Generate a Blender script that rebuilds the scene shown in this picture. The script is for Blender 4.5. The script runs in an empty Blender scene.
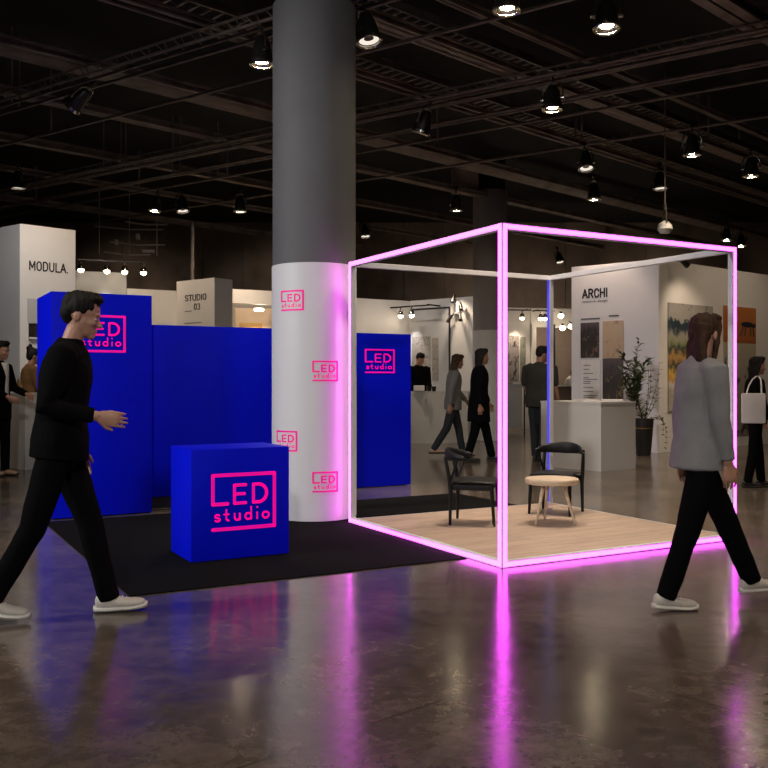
import bpy, bmesh, math, random
from mathutils import Vector, Matrix, noise
random.seed(7)
SC = bpy.context.scene
COL = SC.collection
PI = math.pi
R = math.radians

# ------------------------------------------------------------------ camera maths
H, F, HZ = 1.25, 908.0, 382.0
def G(px, py, z=0.0):
    Y = (H - z) * F / (py - HZ)
    return Vector(((px - 384) * Y / F, Y, z))
def W(px, py, Y):
    return Vector(((px - 384) * Y / F, Y, H + (HZ - py) * Y / F))
def atz(px, py, z):
    Y = (z - H) * F / (HZ - py)
    return Vector(((px - 384) * Y / F, Y, z))
AU = math.radians(28.9)                 # heading of the stand (its front runs along U)
U = Vector((math.cos(AU), math.sin(AU), 0)); V = Vector((-math.sin(AU), math.cos(AU), 0))
W1 = Vector((0.723, 0.69, 0)); W2 = Vector((-0.82, 0.572, 0))   # directions of the ceiling grid

# ------------------------------------------------------------------ materials
def lin(c):
    if isinstance(c, str):
        c = c.lstrip('#'); c = [int(c[i:i+2], 16) / 255 for i in (0, 2, 4)]
        c = [x / 12.92 if x <= .04045 else ((x + .055) / 1.055) ** 2.4 for x in c]
    return (c[0], c[1], c[2], 1)
class NT:
    def __init__(s, m):
        m.use_nodes = True; s.t = m.node_tree; s.n = s.t.nodes
        s.b = s.n.get('Principled BSDF')
    def new(s, k, **kw):
        x = s.n.new(k)
        for a, v in kw.items():
            if a in x.inputs: x.inputs[a].default_value = v
            else: setattr(x, a, v)
        return x
    def link(s, a, b): s.t.links.new(a, b)
    def ramp(s, fac, stops, interp='LINEAR'):
        r = s.n.new('ShaderNodeValToRGB'); e = r.color_ramp.elements
        r.color_ramp.interpolation = interp
        while len(e) < len(stops): e.new(0.5)
        for k, (p, c) in enumerate(stops):
            e[k].position = p; e[k].color = lin(c)
        s.link(fac, r.inputs['Fac']); return r
MATS = {}
def mat(name, color, rough=.5, metal=0, emit=None, strength=0, var=.06, scale=6, bump=0, bscale=60, spec=.5):
    m = bpy.data.materials.new(name); t = NT(m); b = t.b
    c = lin(color)
    b.inputs['Roughness'].default_value = rough; b.inputs['Metallic'].default_value = metal
    b.inputs['Specular IOR Level'].default_value = spec
    tc = t.new('ShaderNodeTexCoord')
    nz = t.new('ShaderNodeTexNoise', Scale=scale, Detail=4.0); t.link(tc.outputs['Object'], nz.inputs['Vector'])
    lo = [x * (1 - var) for x in c[:3]]; hi = [min(1, x * (1 + var)) for x in c[:3]]
    r = t.ramp(nz.outputs['Fac'], [(.3, lo), (.7, hi)]); t.link(r.outputs['Color'], b.inputs['Base Color'])
    if bump:
        n2 = t.new('ShaderNodeTexNoise', Scale=bscale, Detail=3.0); t.link(tc.outputs['Object'], n2.inputs['Vector'])
        bp = t.new('ShaderNodeBump', Strength=bump, Distance=.01); t.link(n2.outputs['Fac'], bp.inputs['Height'])
        t.link(bp.outputs['Normal'], b.inputs['Normal'])
    if emit is not None:
        b.inputs['Emission Color'].default_value = lin(emit); b.inputs['Emission Strength'].default_value = strength
    MATS[name] = m
    return m

def floor_mat():
    m = bpy.data.materials.new('polished_concrete'); t = NT(m); b = t.b
    tc = t.new('ShaderNodeTexCoord')
    n1 = t.new('ShaderNodeTexNoise', Scale=.9, Detail=7.0, Roughness=.62); t.link(tc.outputs['Object'], n1.inputs['Vector'])
    n2 = t.new('ShaderNodeTexNoise', Scale=11.0, Detail=9.0, Roughness=.75, Distortion=.4); t.link(tc.outputs['Object'], n2.inputs['Vector'])
    r1 = t.ramp(n1.outputs['Fac'], [(.3, '#463f39'), (.52, '#625850'), (.72, '#7c7065')])
    r2 = t.ramp(n2.outputs['Fac'], [(.32, (.45, .45, .45)), (.68, (1.35, 1.34, 1.32))])
    mx = t.new('ShaderNodeMix', data_type='RGBA', blend_type='MULTIPLY'); mx.inputs[0].default_value = .8
    t.link(r1.outputs['Color'], mx.inputs[6]); t.link(r2.outputs['Color'], mx.inputs[7])
    # hairline cracks
    nd = t.new('ShaderNodeTexNoise', Scale=1.6, Detail=6.0, Roughness=.65); t.link(tc.outputs['Object'], nd.inputs['Vector'])
    av = t.new('ShaderNodeMix', data_type='RGBA', blend_type='ADD'); av.inputs[0].default_value = .9
    t.link(tc.outputs['Object'], av.inputs[6]); t.link(nd.outputs['Color'], av.inputs[7])
    vo = t.new('ShaderNodeTexVoronoi', feature='DISTANCE_TO_EDGE', Scale=.62); t.link(av.outputs[2], vo.inputs['Vector'])
    rc = t.ramp(vo.outputs['Distance'], [(0, (.55, .55, .55)), (.008, (1, 1, 1))])
    m2 = t.new('ShaderNodeMix', data_type='RGBA', blend_type='MULTIPLY'); m2.inputs[0].default_value = .7
    t.link(mx.outputs[2], m2.inputs[6]); t.link(rc.outputs['Color'], m2.inputs[7])
    # saw-cut joints
    mp = t.new('ShaderNodeMapping'); mp.inputs['Rotation'].default_value = (0, 0, -R(42)); mp.inputs['Location'].default_value = (.9, 1.7, 0)
    t.link(tc.outputs['Object'], mp.inputs['Vector'])
    bk = t.new('ShaderNodeTexBrick', Scale=1.0, offset=0.0); bk.inputs['Mortar Size'].default_value = .006; bk.inputs['Mortar Smooth'].default_value = 0
    bk.inputs['Brick Width'].default_value = 4.2; bk.inputs['Row Height'].default_value = 4.2
    bk.inputs['Color1'].default_value = (1, 1, 1, 1); bk.inputs['Color2'].default_value = (1, 1, 1, 1); bk.inputs['Mortar'].default_value = (.35, .35, .35, 1)
    t.link(mp.outputs['Vector'], bk.inputs['Vector'])
    m3 = t.new('ShaderNodeMix', data_type='RGBA', blend_type='MULTIPLY'); m3.inputs[0].default_value = .8
    t.link(m2.outputs[2], m3.inputs[6]); t.link(bk.outputs['Color'], m3.inputs[7])
    t.link(m3.outputs[2], b.inputs['Base Color'])
    rr = t.ramp(n2.outputs['Fac'], [(.3, (.14, .14, .14)), (.75, (.21, .21, .21))]); t.link(rr.outputs['Color'], b.inputs['Roughness'])
    n3 = t.new('ShaderNodeTexNoise', Scale=3.2, Detail=5.0); t.link(tc.outputs['Object'], n3.inputs['Vector'])
    bp = t.new('ShaderNodeBump', Strength=.12, Distance=.02); t.link(n3.outputs['Fac'], bp.inputs['Height']); t.link(bp.outputs['Normal'], b.inputs['Normal'])
    b.inputs['Specular IOR Level'].default_value = .7; b.inputs['IOR'].default_value = 1.7
    return m

def wood_mat(name, c1, c2, rz=0.0, plank=.14):
    m = bpy.data.materials.new(name); t = NT(m); b = t.b
    tc = t.new('ShaderNodeTexCoord'); mp = t.new('ShaderNodeMapping'); mp.inputs['Rotation'].default_value = (0, 0, rz)
    t.link(tc.outputs['Object'], mp.inputs['Vector'])
    st = t.new('ShaderNodeMapping'); st.inputs['Scale'].default_value = (1.2, 14, 14); t.link(mp.outputs['Vector'], st.inputs['Vector'])
    nz = t.new('ShaderNodeTexNoise', Scale=2.0, Detail=6.0, Roughness=.6, Distortion=.4); t.link(st.outputs['Vector'], nz.inputs['Vector'])
    r = t.ramp(nz.outputs['Fac'], [(.3, c1), (.7, c2)])
    bk = t.new('ShaderNodeTexBrick', Scale=1.0, offset=.37); bk.inputs['Brick Width'].default_value = 1.1; bk.inputs['Row Height'].default_value = plank
    bk.inputs['Mortar Size'].default_value = .0025; bk.inputs['Color1'].default_value = (1, 1, 1, 1); bk.inputs['Color2'].default_value = (.84, .84, .84, 1); bk.inputs['Mortar'].default_value = (.4, .36, .3, 1)
    t.link(mp.outputs['Vector'], bk.inputs['Vector'])
    mx = t.new('ShaderNodeMix', data_type='RGBA', blend_type='MULTIPLY'); mx.inputs[0].default_value = 1 if plank < 5 else 0
    t.link(r.outputs['Color'], mx.inputs[6]); t.link(bk.outputs['Color'], mx.inputs[7]); t.link(mx.outputs[2], b.inputs['Base Color'])
    b.inputs['Roughness'].default_value = .45
    return m

def art_mat(name, stops, scale=5, distort=.35, axis='Z', interp='LINEAR', spots=None, sscale=9, sthr=.56):
    """bands of printed colour broken up by noise; optional scattered dark marks"""
    m = bpy.data.materials.new(name); t = NT(m); b = t.b
    tc = t.new('ShaderNodeTexCoord'); sp = t.new('ShaderNodeSeparateXYZ'); t.link(tc.outputs['Generated'], sp.inputs[0])
    nz = t.new('ShaderNodeTexNoise', Scale=scale, Detail=5.0, Roughness=.6); t.link(tc.outputs['Generated'], nz.inputs['Vector'])
    a = t.new('ShaderNodeMath', operation='MULTIPLY_ADD'); t.link(nz.outputs['Fac'], a.inputs[0]); a.inputs[1].default_value = distort; a.inputs[2].default_value = -distort / 2
    c = t.new('ShaderNodeMath', operation='ADD'); t.link(sp.outputs[axis], c.inputs[0]); t.link(a.outputs[0], c.inputs[1])
    r = t.ramp(c.outputs[0], stops, interp); out = r.outputs['Color']
    if spots:
        n2 = t.new('ShaderNodeTexNoise', Scale=sscale, Detail=4.0, Roughness=.55, Distortion=1.2); t.link(tc.outputs['Generated'], n2.inputs['Vector'])
        k = t.ramp(n2.outputs['Fac'], [(sthr, (0, 0, 0)), (sthr + .03, (1, 1, 1))])
        mx = t.new('ShaderNodeMix', data_type='RGBA'); t.link(k.outputs['Color'], mx.inputs[0]); t.link(out, mx.inputs[6]); mx.inputs[7].default_value = lin(spots)
        out = mx.outputs[2]
    t.link(out, b.inputs['Base Color']); b.inputs['Roughness'].default_value = .5
    return m

M_floor = floor_mat()
M_ceil = mat('black_ceiling', (.006, .006, .006), .9)
M_hall = mat('dark_wall', (.24, .185, .15), .85, var=.3, scale=1.2)
M_beam = mat('painted_steel', (.27, .215, .185), .6, var=.4, scale=3)
M_pipe = mat('pipe_steel', (.17, .135, .115), .45, var=.4, scale=5)
M_blue = mat('blue_paint', (.0, .006, .78), .5, var=.03, spec=.12)
M_pink = mat('pink_sign', (1, .0, .35), .5, emit=(1, .0, .36), strength=.45, var=0)
M_pinkp = mat('pink_print', (.95, .01, .32), .5, emit=(1, .0, .33), strength=.22, var=0)  # the print is given a faint glow of its own
M_grey = mat('column_grey', (.115, .115, .12), .7, var=.08, scale=2)
M_white = mat('white_wrap', (.78, .78, .79), .5, var=.02, scale=2)
M_alu = mat('aluminium', (.66, .66, .70), .38, metal=.15, var=.04)
M_led = mat('glow_strip', (.4, .15, .4), .5, emit=(1, .062, 1), strength=8.5, var=0)
M_bluerefl = mat('post_blue_reflection', (.05, .05, .4), .5, emit=(.05, .045, .52), strength=1.0, var=0)  # blue reflection on the back post, given as emission
M_carpet = mat('black_carpet', (.007, .007, .0075), .95, var=.2, scale=40, bump=.3, bscale=400, spec=.04)
M_plat = wood_mat('pale_planks', '#a08a78', '#c0a794', 0.0, .145)
M_oak = wood_mat('pale_oak', '#b39d84', '#d2bca2', 0, 50)
M_black = mat('black_wood', (.008, .008, .009), .5, var=.2, spec=.25)
M_plinth = mat('dark_plinth', (.012, .012, .02), .6)
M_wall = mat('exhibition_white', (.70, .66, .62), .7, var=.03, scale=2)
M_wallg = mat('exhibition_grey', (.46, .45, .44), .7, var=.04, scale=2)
M_lilac = mat('exhibition_pale', (.66, .62, .66), .7, var=.03, scale=2)
M_warmp = mat('warm_panel', (.75, .58, .42), .7, var=.08, scale=2)
M_counter = mat('counter_white', (.55, .54, .52), .55, var=.03, scale=2)
M_ink = mat('black_lettering', (.01, .01, .012), .5)
M_inkg = mat('grey_lettering', (.10, .09, .10), .6)
M_fix = mat('fixture_black', (.015, .014, .013), .35, metal=.3)
M_rim = mat('fixture_rim', (.45, .42, .38), .22, metal=1)
M_lens = mat('lamp_lit', (1, .9, .75), .3, emit=(1, .80, .52), strength=230, var=0)
M_lensoff = mat('lamp_dim', (.55, .52, .48), .3, emit=(1, .9, .78), strength=.9, var=0)
M_rig = mat('rig_metal', (.55, .47, .40), .45)
M_bulb = mat('small_lamp_lit', (1, .9, .8), .3, emit=(1, .84, .62), strength=14, var=0)
M_skin = mat('skin', (.47, .25, .17), .5, var=.08)
M_skind = mat('skin_tan', (.30, .15, .095), .5, var=.08)
M_hairb = mat('hair_black', (.006, .005, .004), .65, var=.3, scale=30, bump=.5, bscale=90, spec=.2)
M_hairbr = mat('hair_brown', (.045, .022, .012), .65, var=.4, scale=30, bump=.5, bscale=90, spec=.2)
M_clb = mat('cloth_black', (.0035, .0035, .004), .9, bump=.3, bscale=150, spec=.06)
M_clc = mat('cloth_charcoal', (.03, .028, .024), .85, bump=.3, bscale=150, spec=.2)
M_clg = mat('cloth_grey', (.24, .24, .245), .85, bump=.4, bscale=150, spec=.2)
M_cldg = mat('cloth_dim_grey', (.15, .145, .14), .85, bump=.3, bscale=150, spec=.2)
M_clbr = mat('cloth_brown', (.12, .06, .022), .85, bump=.3, bscale=150, spec=.2)
M_clw = mat('cloth_white', (.66, .63, .60), .8, bump=.3, bscale=150, spec=.2)
M_jean = mat('cloth_denim', (.022, .026, .03), .85, bump=.3, bscale=150, spec=.2)
M_shoe = mat('shoe_white', (.60, .56, .50), .6)
M_sole = mat('sole_white', (.68, .66, .60), .6)
M_shoeb = mat('shoe_black', (.012, .012, .012), .5)
M_shoet = mat('shoe_tan', (.36, .22, .15), .5)
M_eyew = mat('eye_white', (.6, .58, .55), .25)
M_leaf = mat('leaf_green', (.045, .07, .022), .5, var=.5, scale=14)
M_leaf2 = mat('leaf_olive', (.13, .12, .035), .5, var=.5, scale=14)
M_bark = mat('stem_brown', (.08, .055, .03), .7)
M_pot = mat('pot_black', (.012, .012, .013), .45)
M_soil = mat('soil', (.03, .02, .014), .9)
M_paper = mat('paper', (.72, .67, .66), .6)
M_brass = mat('brass', (.5, .36, .14), .3, metal=1)
M_glass = mat('clear_bulb', (.6, .58, .55), .06, spec=.8)

# ------------------------------------------------------------------ builders
TM = {}
def thing(name, label, cat, loc=(0, 0, 0), rotz=0.0, group=None):
    o = bpy.data.objects.new(name, None); COL.objects.link(o)
    o.empty_display_size = .1
    o.location = loc; o.rotation_euler = (0, 0, rotz)
    TM[o.name] = Matrix.Translation(Vector(loc)) @ Matrix.Rotation(rotz, 4, 'Z')
    o['label'] = label; o['category'] = cat
    if group: o['group'] = group
    return o
def tag(o, label, cat, group=None):
    o['label'] = label; o['category'] = cat
    if group: o['group'] = group
    return o
def frame_mat(o):
    m = Matrix.Identity(4)
    while o is not None:
        m = TM.get(o.name, Matrix.Identity(4)) @ m
        o = o.parent
    return m

class MB:
    def __init__(s): s.bm = bmesh.new()
    def box(s, c, d, rz=0.0, bev=0.0, rot=None):
        r = bmesh.ops.create_cube(s.bm, size=1)
        vs = r['verts']
        m = Matrix.Translation(Vector(c)) @ (rot.to_4x4() if rot is not None else Matrix.Rotation(rz, 4, 'Z')) @ Matrix.Diagonal((*d, 1))
        bmesh.ops.transform(s.bm, matrix=m, verts=vs)
        if bev:
            es = list({e for v in vs for e in v.link_edges})
            bmesh.ops.bevel(s.bm, geom=es, offset=bev, segments=2, affect='EDGES', profile=.6)
        return s
    def loft(s, rings, n=16, caps=True):
        """rings: (centre, axis a, axis b) ellipses"""
        prev = None; first = None
        for c, a, b in rings:
            c = Vector(c); a = Vector(a); b = Vector(b)
            vs = [s.bm.verts.new(c + a * math.cos(2*PI*k/n) + b * math.sin(2*PI*k/n)) for k in range(n)]
            if prev:
                for k in range(n): s.bm.faces.new((prev[k], prev[(k+1) % n], vs[(k+1) % n], vs[k]))
            else: first = vs
            prev = vs
        if caps:
            s.bm.faces.new(list(reversed(first))); s.bm.faces.new(prev)
        return s
    def tube(s, pts, r, n=10, up=None, flat=1.0, dome=False):
        pts = [Vector(p) for p in pts]
        rs = r if isinstance(r, (list, tuple)) else [r] * len(pts)
        rings = []; ref = Vector(up) if up else None
        for i, p in enumerate(pts):
            t = (pts[min(i+1, len(pts)-1)] - pts[max(i-1, 0)]).normalized()
            if ref is None:
                ref = Vector((0, 0, 1)) if abs(t.z) < .9 else Vector((0, 1, 0))
            a = ref.cross(t)
            if a.length < 1e-4: a = Vector((1, 0, 0)).cross(t)
            a.normalize(); b = t.cross(a).normalized()
            if not up: ref = b
            rr = rs[i]
            ra, rb = rr if isinstance(rr, (tuple, list)) else (rr, rr * flat)
            rings.append((p, a * ra, b * rb, t))
        if dome:
            full = []
            p, a, b, t = rings[0]; q = (a.length + b.length) / 2
            for k in (1, .92, .7, .38):
                h = math.sqrt(max(0, 1 - (1-k)**2)) if False else None
            for ang in (82, 60, 30):
                full.append((p - t * q * math.sin(R(ang)), a * math.cos(R(ang)), b * math.cos(R(ang))))
            full += [(x[0], x[1], x[2]) for x in rings]
            p, a, b, t = rings[-1]; q = (a.length + b.length) / 2
            for ang in (30, 60, 82):
                full.append((p + t * q * math.sin(R(ang)), a * math.cos(R(ang)), b * math.cos(R(ang))))
            rings = full
        else: rings = [x[:3] for x in rings]
        return s.loft(rings, n)
    def cyl(s, p0, p1, r0, r1=None, n=20): return s.tube([p0, p1], [r0, r0 if r1 is None else r1], n)
    def lathe(s, prof, n=24, c=(0, 0, 0)):
        c = Vector(c)
        return s.loft([(c + Vector((0, 0, z)), (max(r, 1e-4), 0, 0), (0, max(r, 1e-4), 0)) for r, z in prof], n)
    def ell(s, c, r, rot=None, n=14):
        m = rot.to_3x3() if rot is not None else Matrix.Identity(3)
        X, Y, Z = m.col[0], m.col[1], m.col[2]; rings = []
        k = max(6, n // 2)
        for i in range(k + 1):
            a = -PI/2 + PI * i / k; q = max(math.cos(a), .03)
            rings.append((Vector(c) + Z * r[2] * math.sin(a), X * r[0] * q, Y * r[1] * q))
        return s.loft(rings, n)
    def build(s, name, m, parent=None, smooth=False, world=False, angle=None):
        bmesh.ops.recalc_face_normals(s.bm, faces=s.bm.faces)
        if world and parent is not None:
            bmesh.ops.transform(s.bm, matrix=frame_mat(parent).inverted(), verts=s.bm.verts)
        me = bpy.data.meshes.new(name); s.bm.to_mesh(me); s.bm.free()
        return link_mesh(name, me, m, parent, smooth)
def link_mesh(name, me, m, parent, smooth):
    if m is not None: me.materials.append(m)
    if smooth:
        me.polygons.foreach_set('use_smooth', [True] * len(me.polygons))
        if smooth != 'all':
            try: me.set_sharp_from_angle(angle=R(38))
            except Exception: pass
    o = bpy.data.objects.new(name, me); COL.objects.link(o)
    if parent is not None: o.parent = parent
    return o
def remesh(mb, name, m, parent, voxel, it=3, wrinkle=0.0, wscale=9.0, stretch=(1, 1, 1), sc=1.0):
    me = bpy.data.meshes.new('tmp'); bmesh.ops.recalc_face_normals(mb.bm, faces=mb.bm.faces); mb.bm.to_mesh(me); mb.bm.free()
    o = bpy.data.objects.new('tmp', me); COL.objects.link(o)
    md = o.modifiers.new('r', 'REMESH'); md.mode = 'VOXEL'; md.voxel_size = voxel
    if it:
        sm = o.modifiers.new('s', 'SMOOTH'); sm.iterations = it; sm.factor = .5
    dg = bpy.context.evaluated_depsgraph_get(); ev = o.evaluated_get(dg)
    me2 = bpy.data.meshes.new_from_object(ev)
    bpy.data.objects.remove(o); bpy.data.meshes.remove(me)
    me2.name = name; me2.materials.clear()
    if wrinkle:
        for v in me2.vertices:
            p = v.co
            q = Vector((p.x * wscale * stretch[0], p.y * wscale * stretch[1], p.z * wscale * stretch[2]))
            v.co = p + v.normal * wrinkle * (noise.noise(q) + .5 * noise.noise(q * 2.1))
    if sc != 1.0:
        for v in me2.vertices: v.co = v.co * sc
    return link_mesh(name, me2, m, parent, 'all')
def structure(name, mb, m, smooth=False):
    o = mb.build(name, m, None, smooth); o['kind'] = 'structure'; return o
def copy_tree(o, loc, rotz, label, group=None):
    c = o.copy(); COL.objects.link(c); c.location = loc; c.rotation_euler = (0, 0, rotz); c['label'] = label
    if group: c['group'] = group
    for ch in list(o.children):
        d = ch.copy(); COL.objects.link(d); d.parent = c
        for g in list(ch.children):
            e = g.copy(); COL.objects.link(e); e.parent = d
    return c

# ------------------------------------------------------------------ the hall
X0, X1, Y0, Y1, ZC = -21.0, 21.0, -7.0, 27.0, 6.0
structure('floor', MB().box(((X0+X1)/2, (Y0+Y1)/2, -.1), (X1-X0, Y1-Y0, .2)), M_floor)
structure('ceiling', MB().box(((X0+X1)/2, (Y0+Y1)/2, ZC+.1), (X1-X0, Y1-Y0, .2)), M_ceil)
b = MB(); k = 0; xx = X0
while xx < X1:                                   # wall of tall dark panels with shallow joints
    b.box((xx + .6, Y1 + .12 + (.03 if k % 2 else 0), ZC/2), (1.19, .2, ZC)); xx += 1.2; k += 1
b.box(((X0+X1)/2, Y1+.3, ZC/2), (X1-X0, .2, ZC))
structure('wall_back', b, M_hall)
structure('wall_left', MB().box((X0-.1, (Y0+Y1)/2, ZC/2), (.2, Y1-Y0, ZC)), M_hall)
structure('wall_right', MB().box((X1+.1, (Y0+Y1)/2, ZC/2), (.2, Y1-Y0, ZC)), M_hall)
structure('wall_front', MB().box(((X0+X1)/2, Y0-.1, ZC/2), (X1-X0, .2, ZC)), M_hall)

def span(p, d):
    """part of the line p + t d inside the hall"""
    t0, t1 = -99, 99
    for a, lo, hi in ((0, X0+.3, X1-.3), (1, Y0+.3, Y1-.3)):
        ta, tb = (lo - p[a]) / d[a], (hi - p[a]) / d[a]
        t0 = max(t0, min(ta, tb)); t1 = min(t1, max(ta, tb))
    return p + d * t0, p + d * t1
def ibeam(px, py, z, w, h, d):
    a, c = span(atz(px, py, z), d); L = (c - a).length; mid = (a + c) / 2
    o = thing('ceiling_beam', 'dark steel beam running under the black hall ceiling', 'beam', a, math.atan2((c-a).y, (c-a).x), 'dark steel ceiling beams')
    m = MB(); m.box((L/2, 0, .012), (L, w, .024)); m.box((L/2, 0, h-.012), (L, w, .024)); m.box((L/2, 0, h/2), (L, .03, h))
    m.build('beam_profile', M_beam, o)
    for q in (.35, .65): MB().cyl((L*q, 0, h), (L*q, 0, ZC - z), .02, n=8).build('hanger_rod', M_beam, o)
for px, py, w, h in ((0, 54, .16, .24), (0, 140, .18, .26), (95, 115, .12, .2), (0, 170, .16, .2), (0, 200, .2, .25), (440, 104, .14, .22), (357, 138, .28, .3),
                     (560, 51, .10, .18), (641, 125, .16, .22), (620, 158, .12, .2), (709, 0, .34, .35), (560, 186, .16, .22), (350, 168, .12, .2), (440, 45, .14, .2)):
    ibeam(px, py, 5.15, w * .8, h * .5, W1)
# perforated cable trays beside the beams
def tray(px, py, z, w):
    a, c = span(atz(px, py, z), W1); L = (c - a).length
    o = thing('cable_tray', 'dark slatted cable tray hung beneath the black ceiling', 'cable tray', a, math.atan2((c-a).y, (c-a).x), 'slatted cable trays')
    MB().box((L/2, -w/2, .05), (L, .03, .1)).box((L/2, w/2, .05), (L, .03, .1)).build('side_rail', M_pipe, o)
    m = MB(); x = .1
    while x < L: m.box((x, 0, .02), (.035, w, .025)); x += .16
    m.build('slat', M_beam, o)['kind'] = 'stuff'
    for q in (.3, .7): MB().cyl((L*q, 0, .03), (L*q, 0, ZC - z), .015, n=8).build('hanger_rod', M_beam, o)
tray(470, 50, 5.45, .5); tray(362, 66, 5.45, .4)
# pipes across the beams
def pipe(p, d, r=.025, twin=False):
    a, c = span(p, d); L = (c - a).length
    o = thing('lighting_pipe', 'thin dark pipe crossing below the ceiling beams', 'pipe', a, math.atan2((c-a).y, (c-a).x), 'dark lighting pipes')
    m = MB(); m.cyl((0, 0, 0), (L, 0, 0), .018 if twin else r, n=10); m.build('pipe_run', M_pipe, o, True)
    if twin:
        m = MB(); m.cyl((0, .14, .0), (L, .14, .0), .018, n=8).cyl((0, .07, .15), (L, .07, .15), .016, n=8); m.build('chord', M_pipe, o, True)
        m = MB(); x = .1; k = 0
        while x < L - .2:
            m.cyl((x, 0 if k % 2 else .14, 0), (x + .14, .07, .15), .007, n=6); x += .14; k += 1
        m.build('lattice', M_pipe, o)['kind'] = 'stuff'
    for q in (.4, .62): MB().cyl((L*q, 0, 0), (L*q, 0, ZC - p[2]), .012, n=6).build('hanger_rod', M_beam, o)
PIPES = []
ZP = 4.97
for px, py, tw in ((130, 68, True), (260, 135, False), (230, 163, False), (685, 56, False), (730, 86, False), (680, 130, False), (440, 104, True), (505, 16, False), (375, 5, False), (120, 186, False)):
    p = atz(px, py, ZP); PIPES.append(p); pipe(p, W2, .022, tw)

# ------------------------------------------------------------------ spotlights on the pipes
def make_spot():
    o = thing('ceiling_spotlight', '', 'spotlight', (0, 0, 0))
    MB().cyl((0, 0, 0), (0, 0, -.10), .014, n=10).box((0, 0, .0), (.05, .07, .06), bev=.008).build('clamp', M_fix, o, True)
    yk = MB(); yk.tube([(0, -.125, -.32), (0, -.135, -.22), (0, -.10, -.12), (0, 0, -.09), (0, .10, -.12), (0, .135, -.22), (0, .125, -.32)], .011, 8)
    yk.cyl((0, -.15, -.3), (0, -.09, -.3), .022, n=10).cyl((0, .15, -.3), (0, .09, -.3), .022, n=10)
    yk.build('yoke', M_rim, o, True)
    MB().lathe([(.03, -.13), (.055, -.14), (.07, -.18), (.085, -.22), (.105, -.32), (.118, -.41), (.10, -.415), (.07, -.30), (.01, -.28)], 24).build('housing', M_fix, o, True)
    MB().lathe([(.104, -.395), (.128, -.395), (.132, -.43), (.122, -.44), (.104, -.43), (.104, -.395)], 24).build('rim', M_rim, o, True)
    return o
SPOT = make_spot()
MB().lathe([(.001, -.385), (.066, -.385), (.062, -.402), (.03, -.412), (.001, -.414)], 20).build('lens', M_lens, SPOT, True)
MB().lathe([(.066, -.386), (.108, -.43), (.112, -.43), (.07, -.382), (.066, -.386)], 24).build('reflector', M_rim, SPOT, True)
SPOTOFF = make_spot()
MB().lathe([(.001, -.37), (.10, -.40), (.10, -.41), (.05, -.395), (.001, -.385)], 20).build('lens', M_lensoff, SPOTOFF, True)
used = set()
def light(kind, loc, aim, power, color, size=.12, cone=70, blend=.6, name='lamp_light'):
    d = bpy.data.lights.new(name, kind); d.energy = power; d.color = color
    if kind == 'SPOT': d.spot_size = R(cone); d.spot_blend = blend; d.shadow_soft_size = size
    elif kind == 'AREA': d.shape = 'DISK'; d.size = size
    else: d.shadow_soft_size = size
    o = bpy.data.objects.new(name, d); COL.objects.link(o); o.location = loc
    o.rotation_euler = (Vector(aim) - Vector(loc)).to_track_quat('-Z', 'Y').to_euler()
    return o
WARM = (1, .80, .60); NEUT = (1, .97, .95); TUNG = (1, .72, .45)
def spot(px, py, lit, label, tilt=0.0, yaw=0.0, power=0, aim=None, cone=80):
    p = atz(px, py, 4.53); p.z = ZP
    src = SPOT if lit else SPOTOFF
    if src.name in used: o = copy_tree(src, p, yaw, label)
    else: o = src; used.add(src.name); o.location = p; o['label'] = label
    o.rotation_euler = (0, tilt, yaw)
    # short bar that carries the fixture between the two nearest pipes
    a = Vector(p); 
    if power:
        q = Vector(p) - Vector((0, 0, .5)); light('SPOT', q, aim or (q.x, q.y, 0), power, WARM, .1, cone)
    return o
spot(262, 66, True, 'lit black spotlight tucked against the left side of the big grey column', 0, .4, 260)
spot(94, 118, False, 'large tilted black spotlight with side handle high on the left', R(52), -.35)
spot(18, 189, False, 'dim spotlight nearest the left edge above the white MODULA tower', 0, .8)
spot(158, 212, True, 'left one of a close pair of spotlights above the blue tall block', .15, .6)
spot(181, 213, False, 'right one of a close pair of spotlights above the blue tall block', .2, 2.2)
spot(240, 212, True, 'small glowing spotlight just left of the big grey column above STUDIO 03', 0, 1.2, 150)
spot(363, 46, False, 'spotlight half hidden behind the right side of the big grey column', .2, 2.4)
spot(430, 134, False, 'tilted spotlight with bright lens rim midway between column and cube top', .35, -.6)
spot(507, 12, True, 'brightly glowing spotlight cut by the top edge above the cube', 0, 1.5, 300)
spot(606, 32, True, 'biggest glowing spotlight at the upper right with bracket arms', .1, 1.5, 300)
spot(553, 111, True, 'glowing spotlight right of centre hanging from a brown beam', .05, 1.0, 240)
spot(584, 172, False, 'dim spotlight with bright crescent rim above the cube front rail', .25, 1.7)
spot(692, 156, True, 'glowing spotlight above the right half of the cube', 0, 1.4, 240)
spot(751, 177, True, 'glowing spotlight nearest the right edge of the hall', 0, 1.2, 240)
spot(456, 211, True, 'glowing spotlight just left of the far grey column head', 0, .8, 150)
spot(364, 238, False, 'small spotlight low beside the right side of the big column', .2, 2.0)
spot(594, 200, True, 'small far glowing spotlight above the back of the cube', 0, .5, 150)
spot(659, 190, False, 'dim spotlight with wide rim directly above the hanging glass pendant', .1, 1.9)
spot(557, 264, False, 'far dim spotlight above the back corner of the cube frame', .3, 2.1)
spot(727, 241, True, 'left one of two small spotlights over the cube right corner', .1, .9, 100)
spot(741, 247, True, 'right one of two small spotlights over the cube right corner', .1, 1.2)
o = thing('pendant_lamp', 'clear glass pendant hanging on a thin cord above the ARCHI wall', 'pendant lamp', atz(665, 228, 3.6) * 1)
L_ = ZC - 3.6
MB().cyl((0, 0, .32), (0, 0, L_), .01, n=8).build('cord', M_pipe, o)
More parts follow.
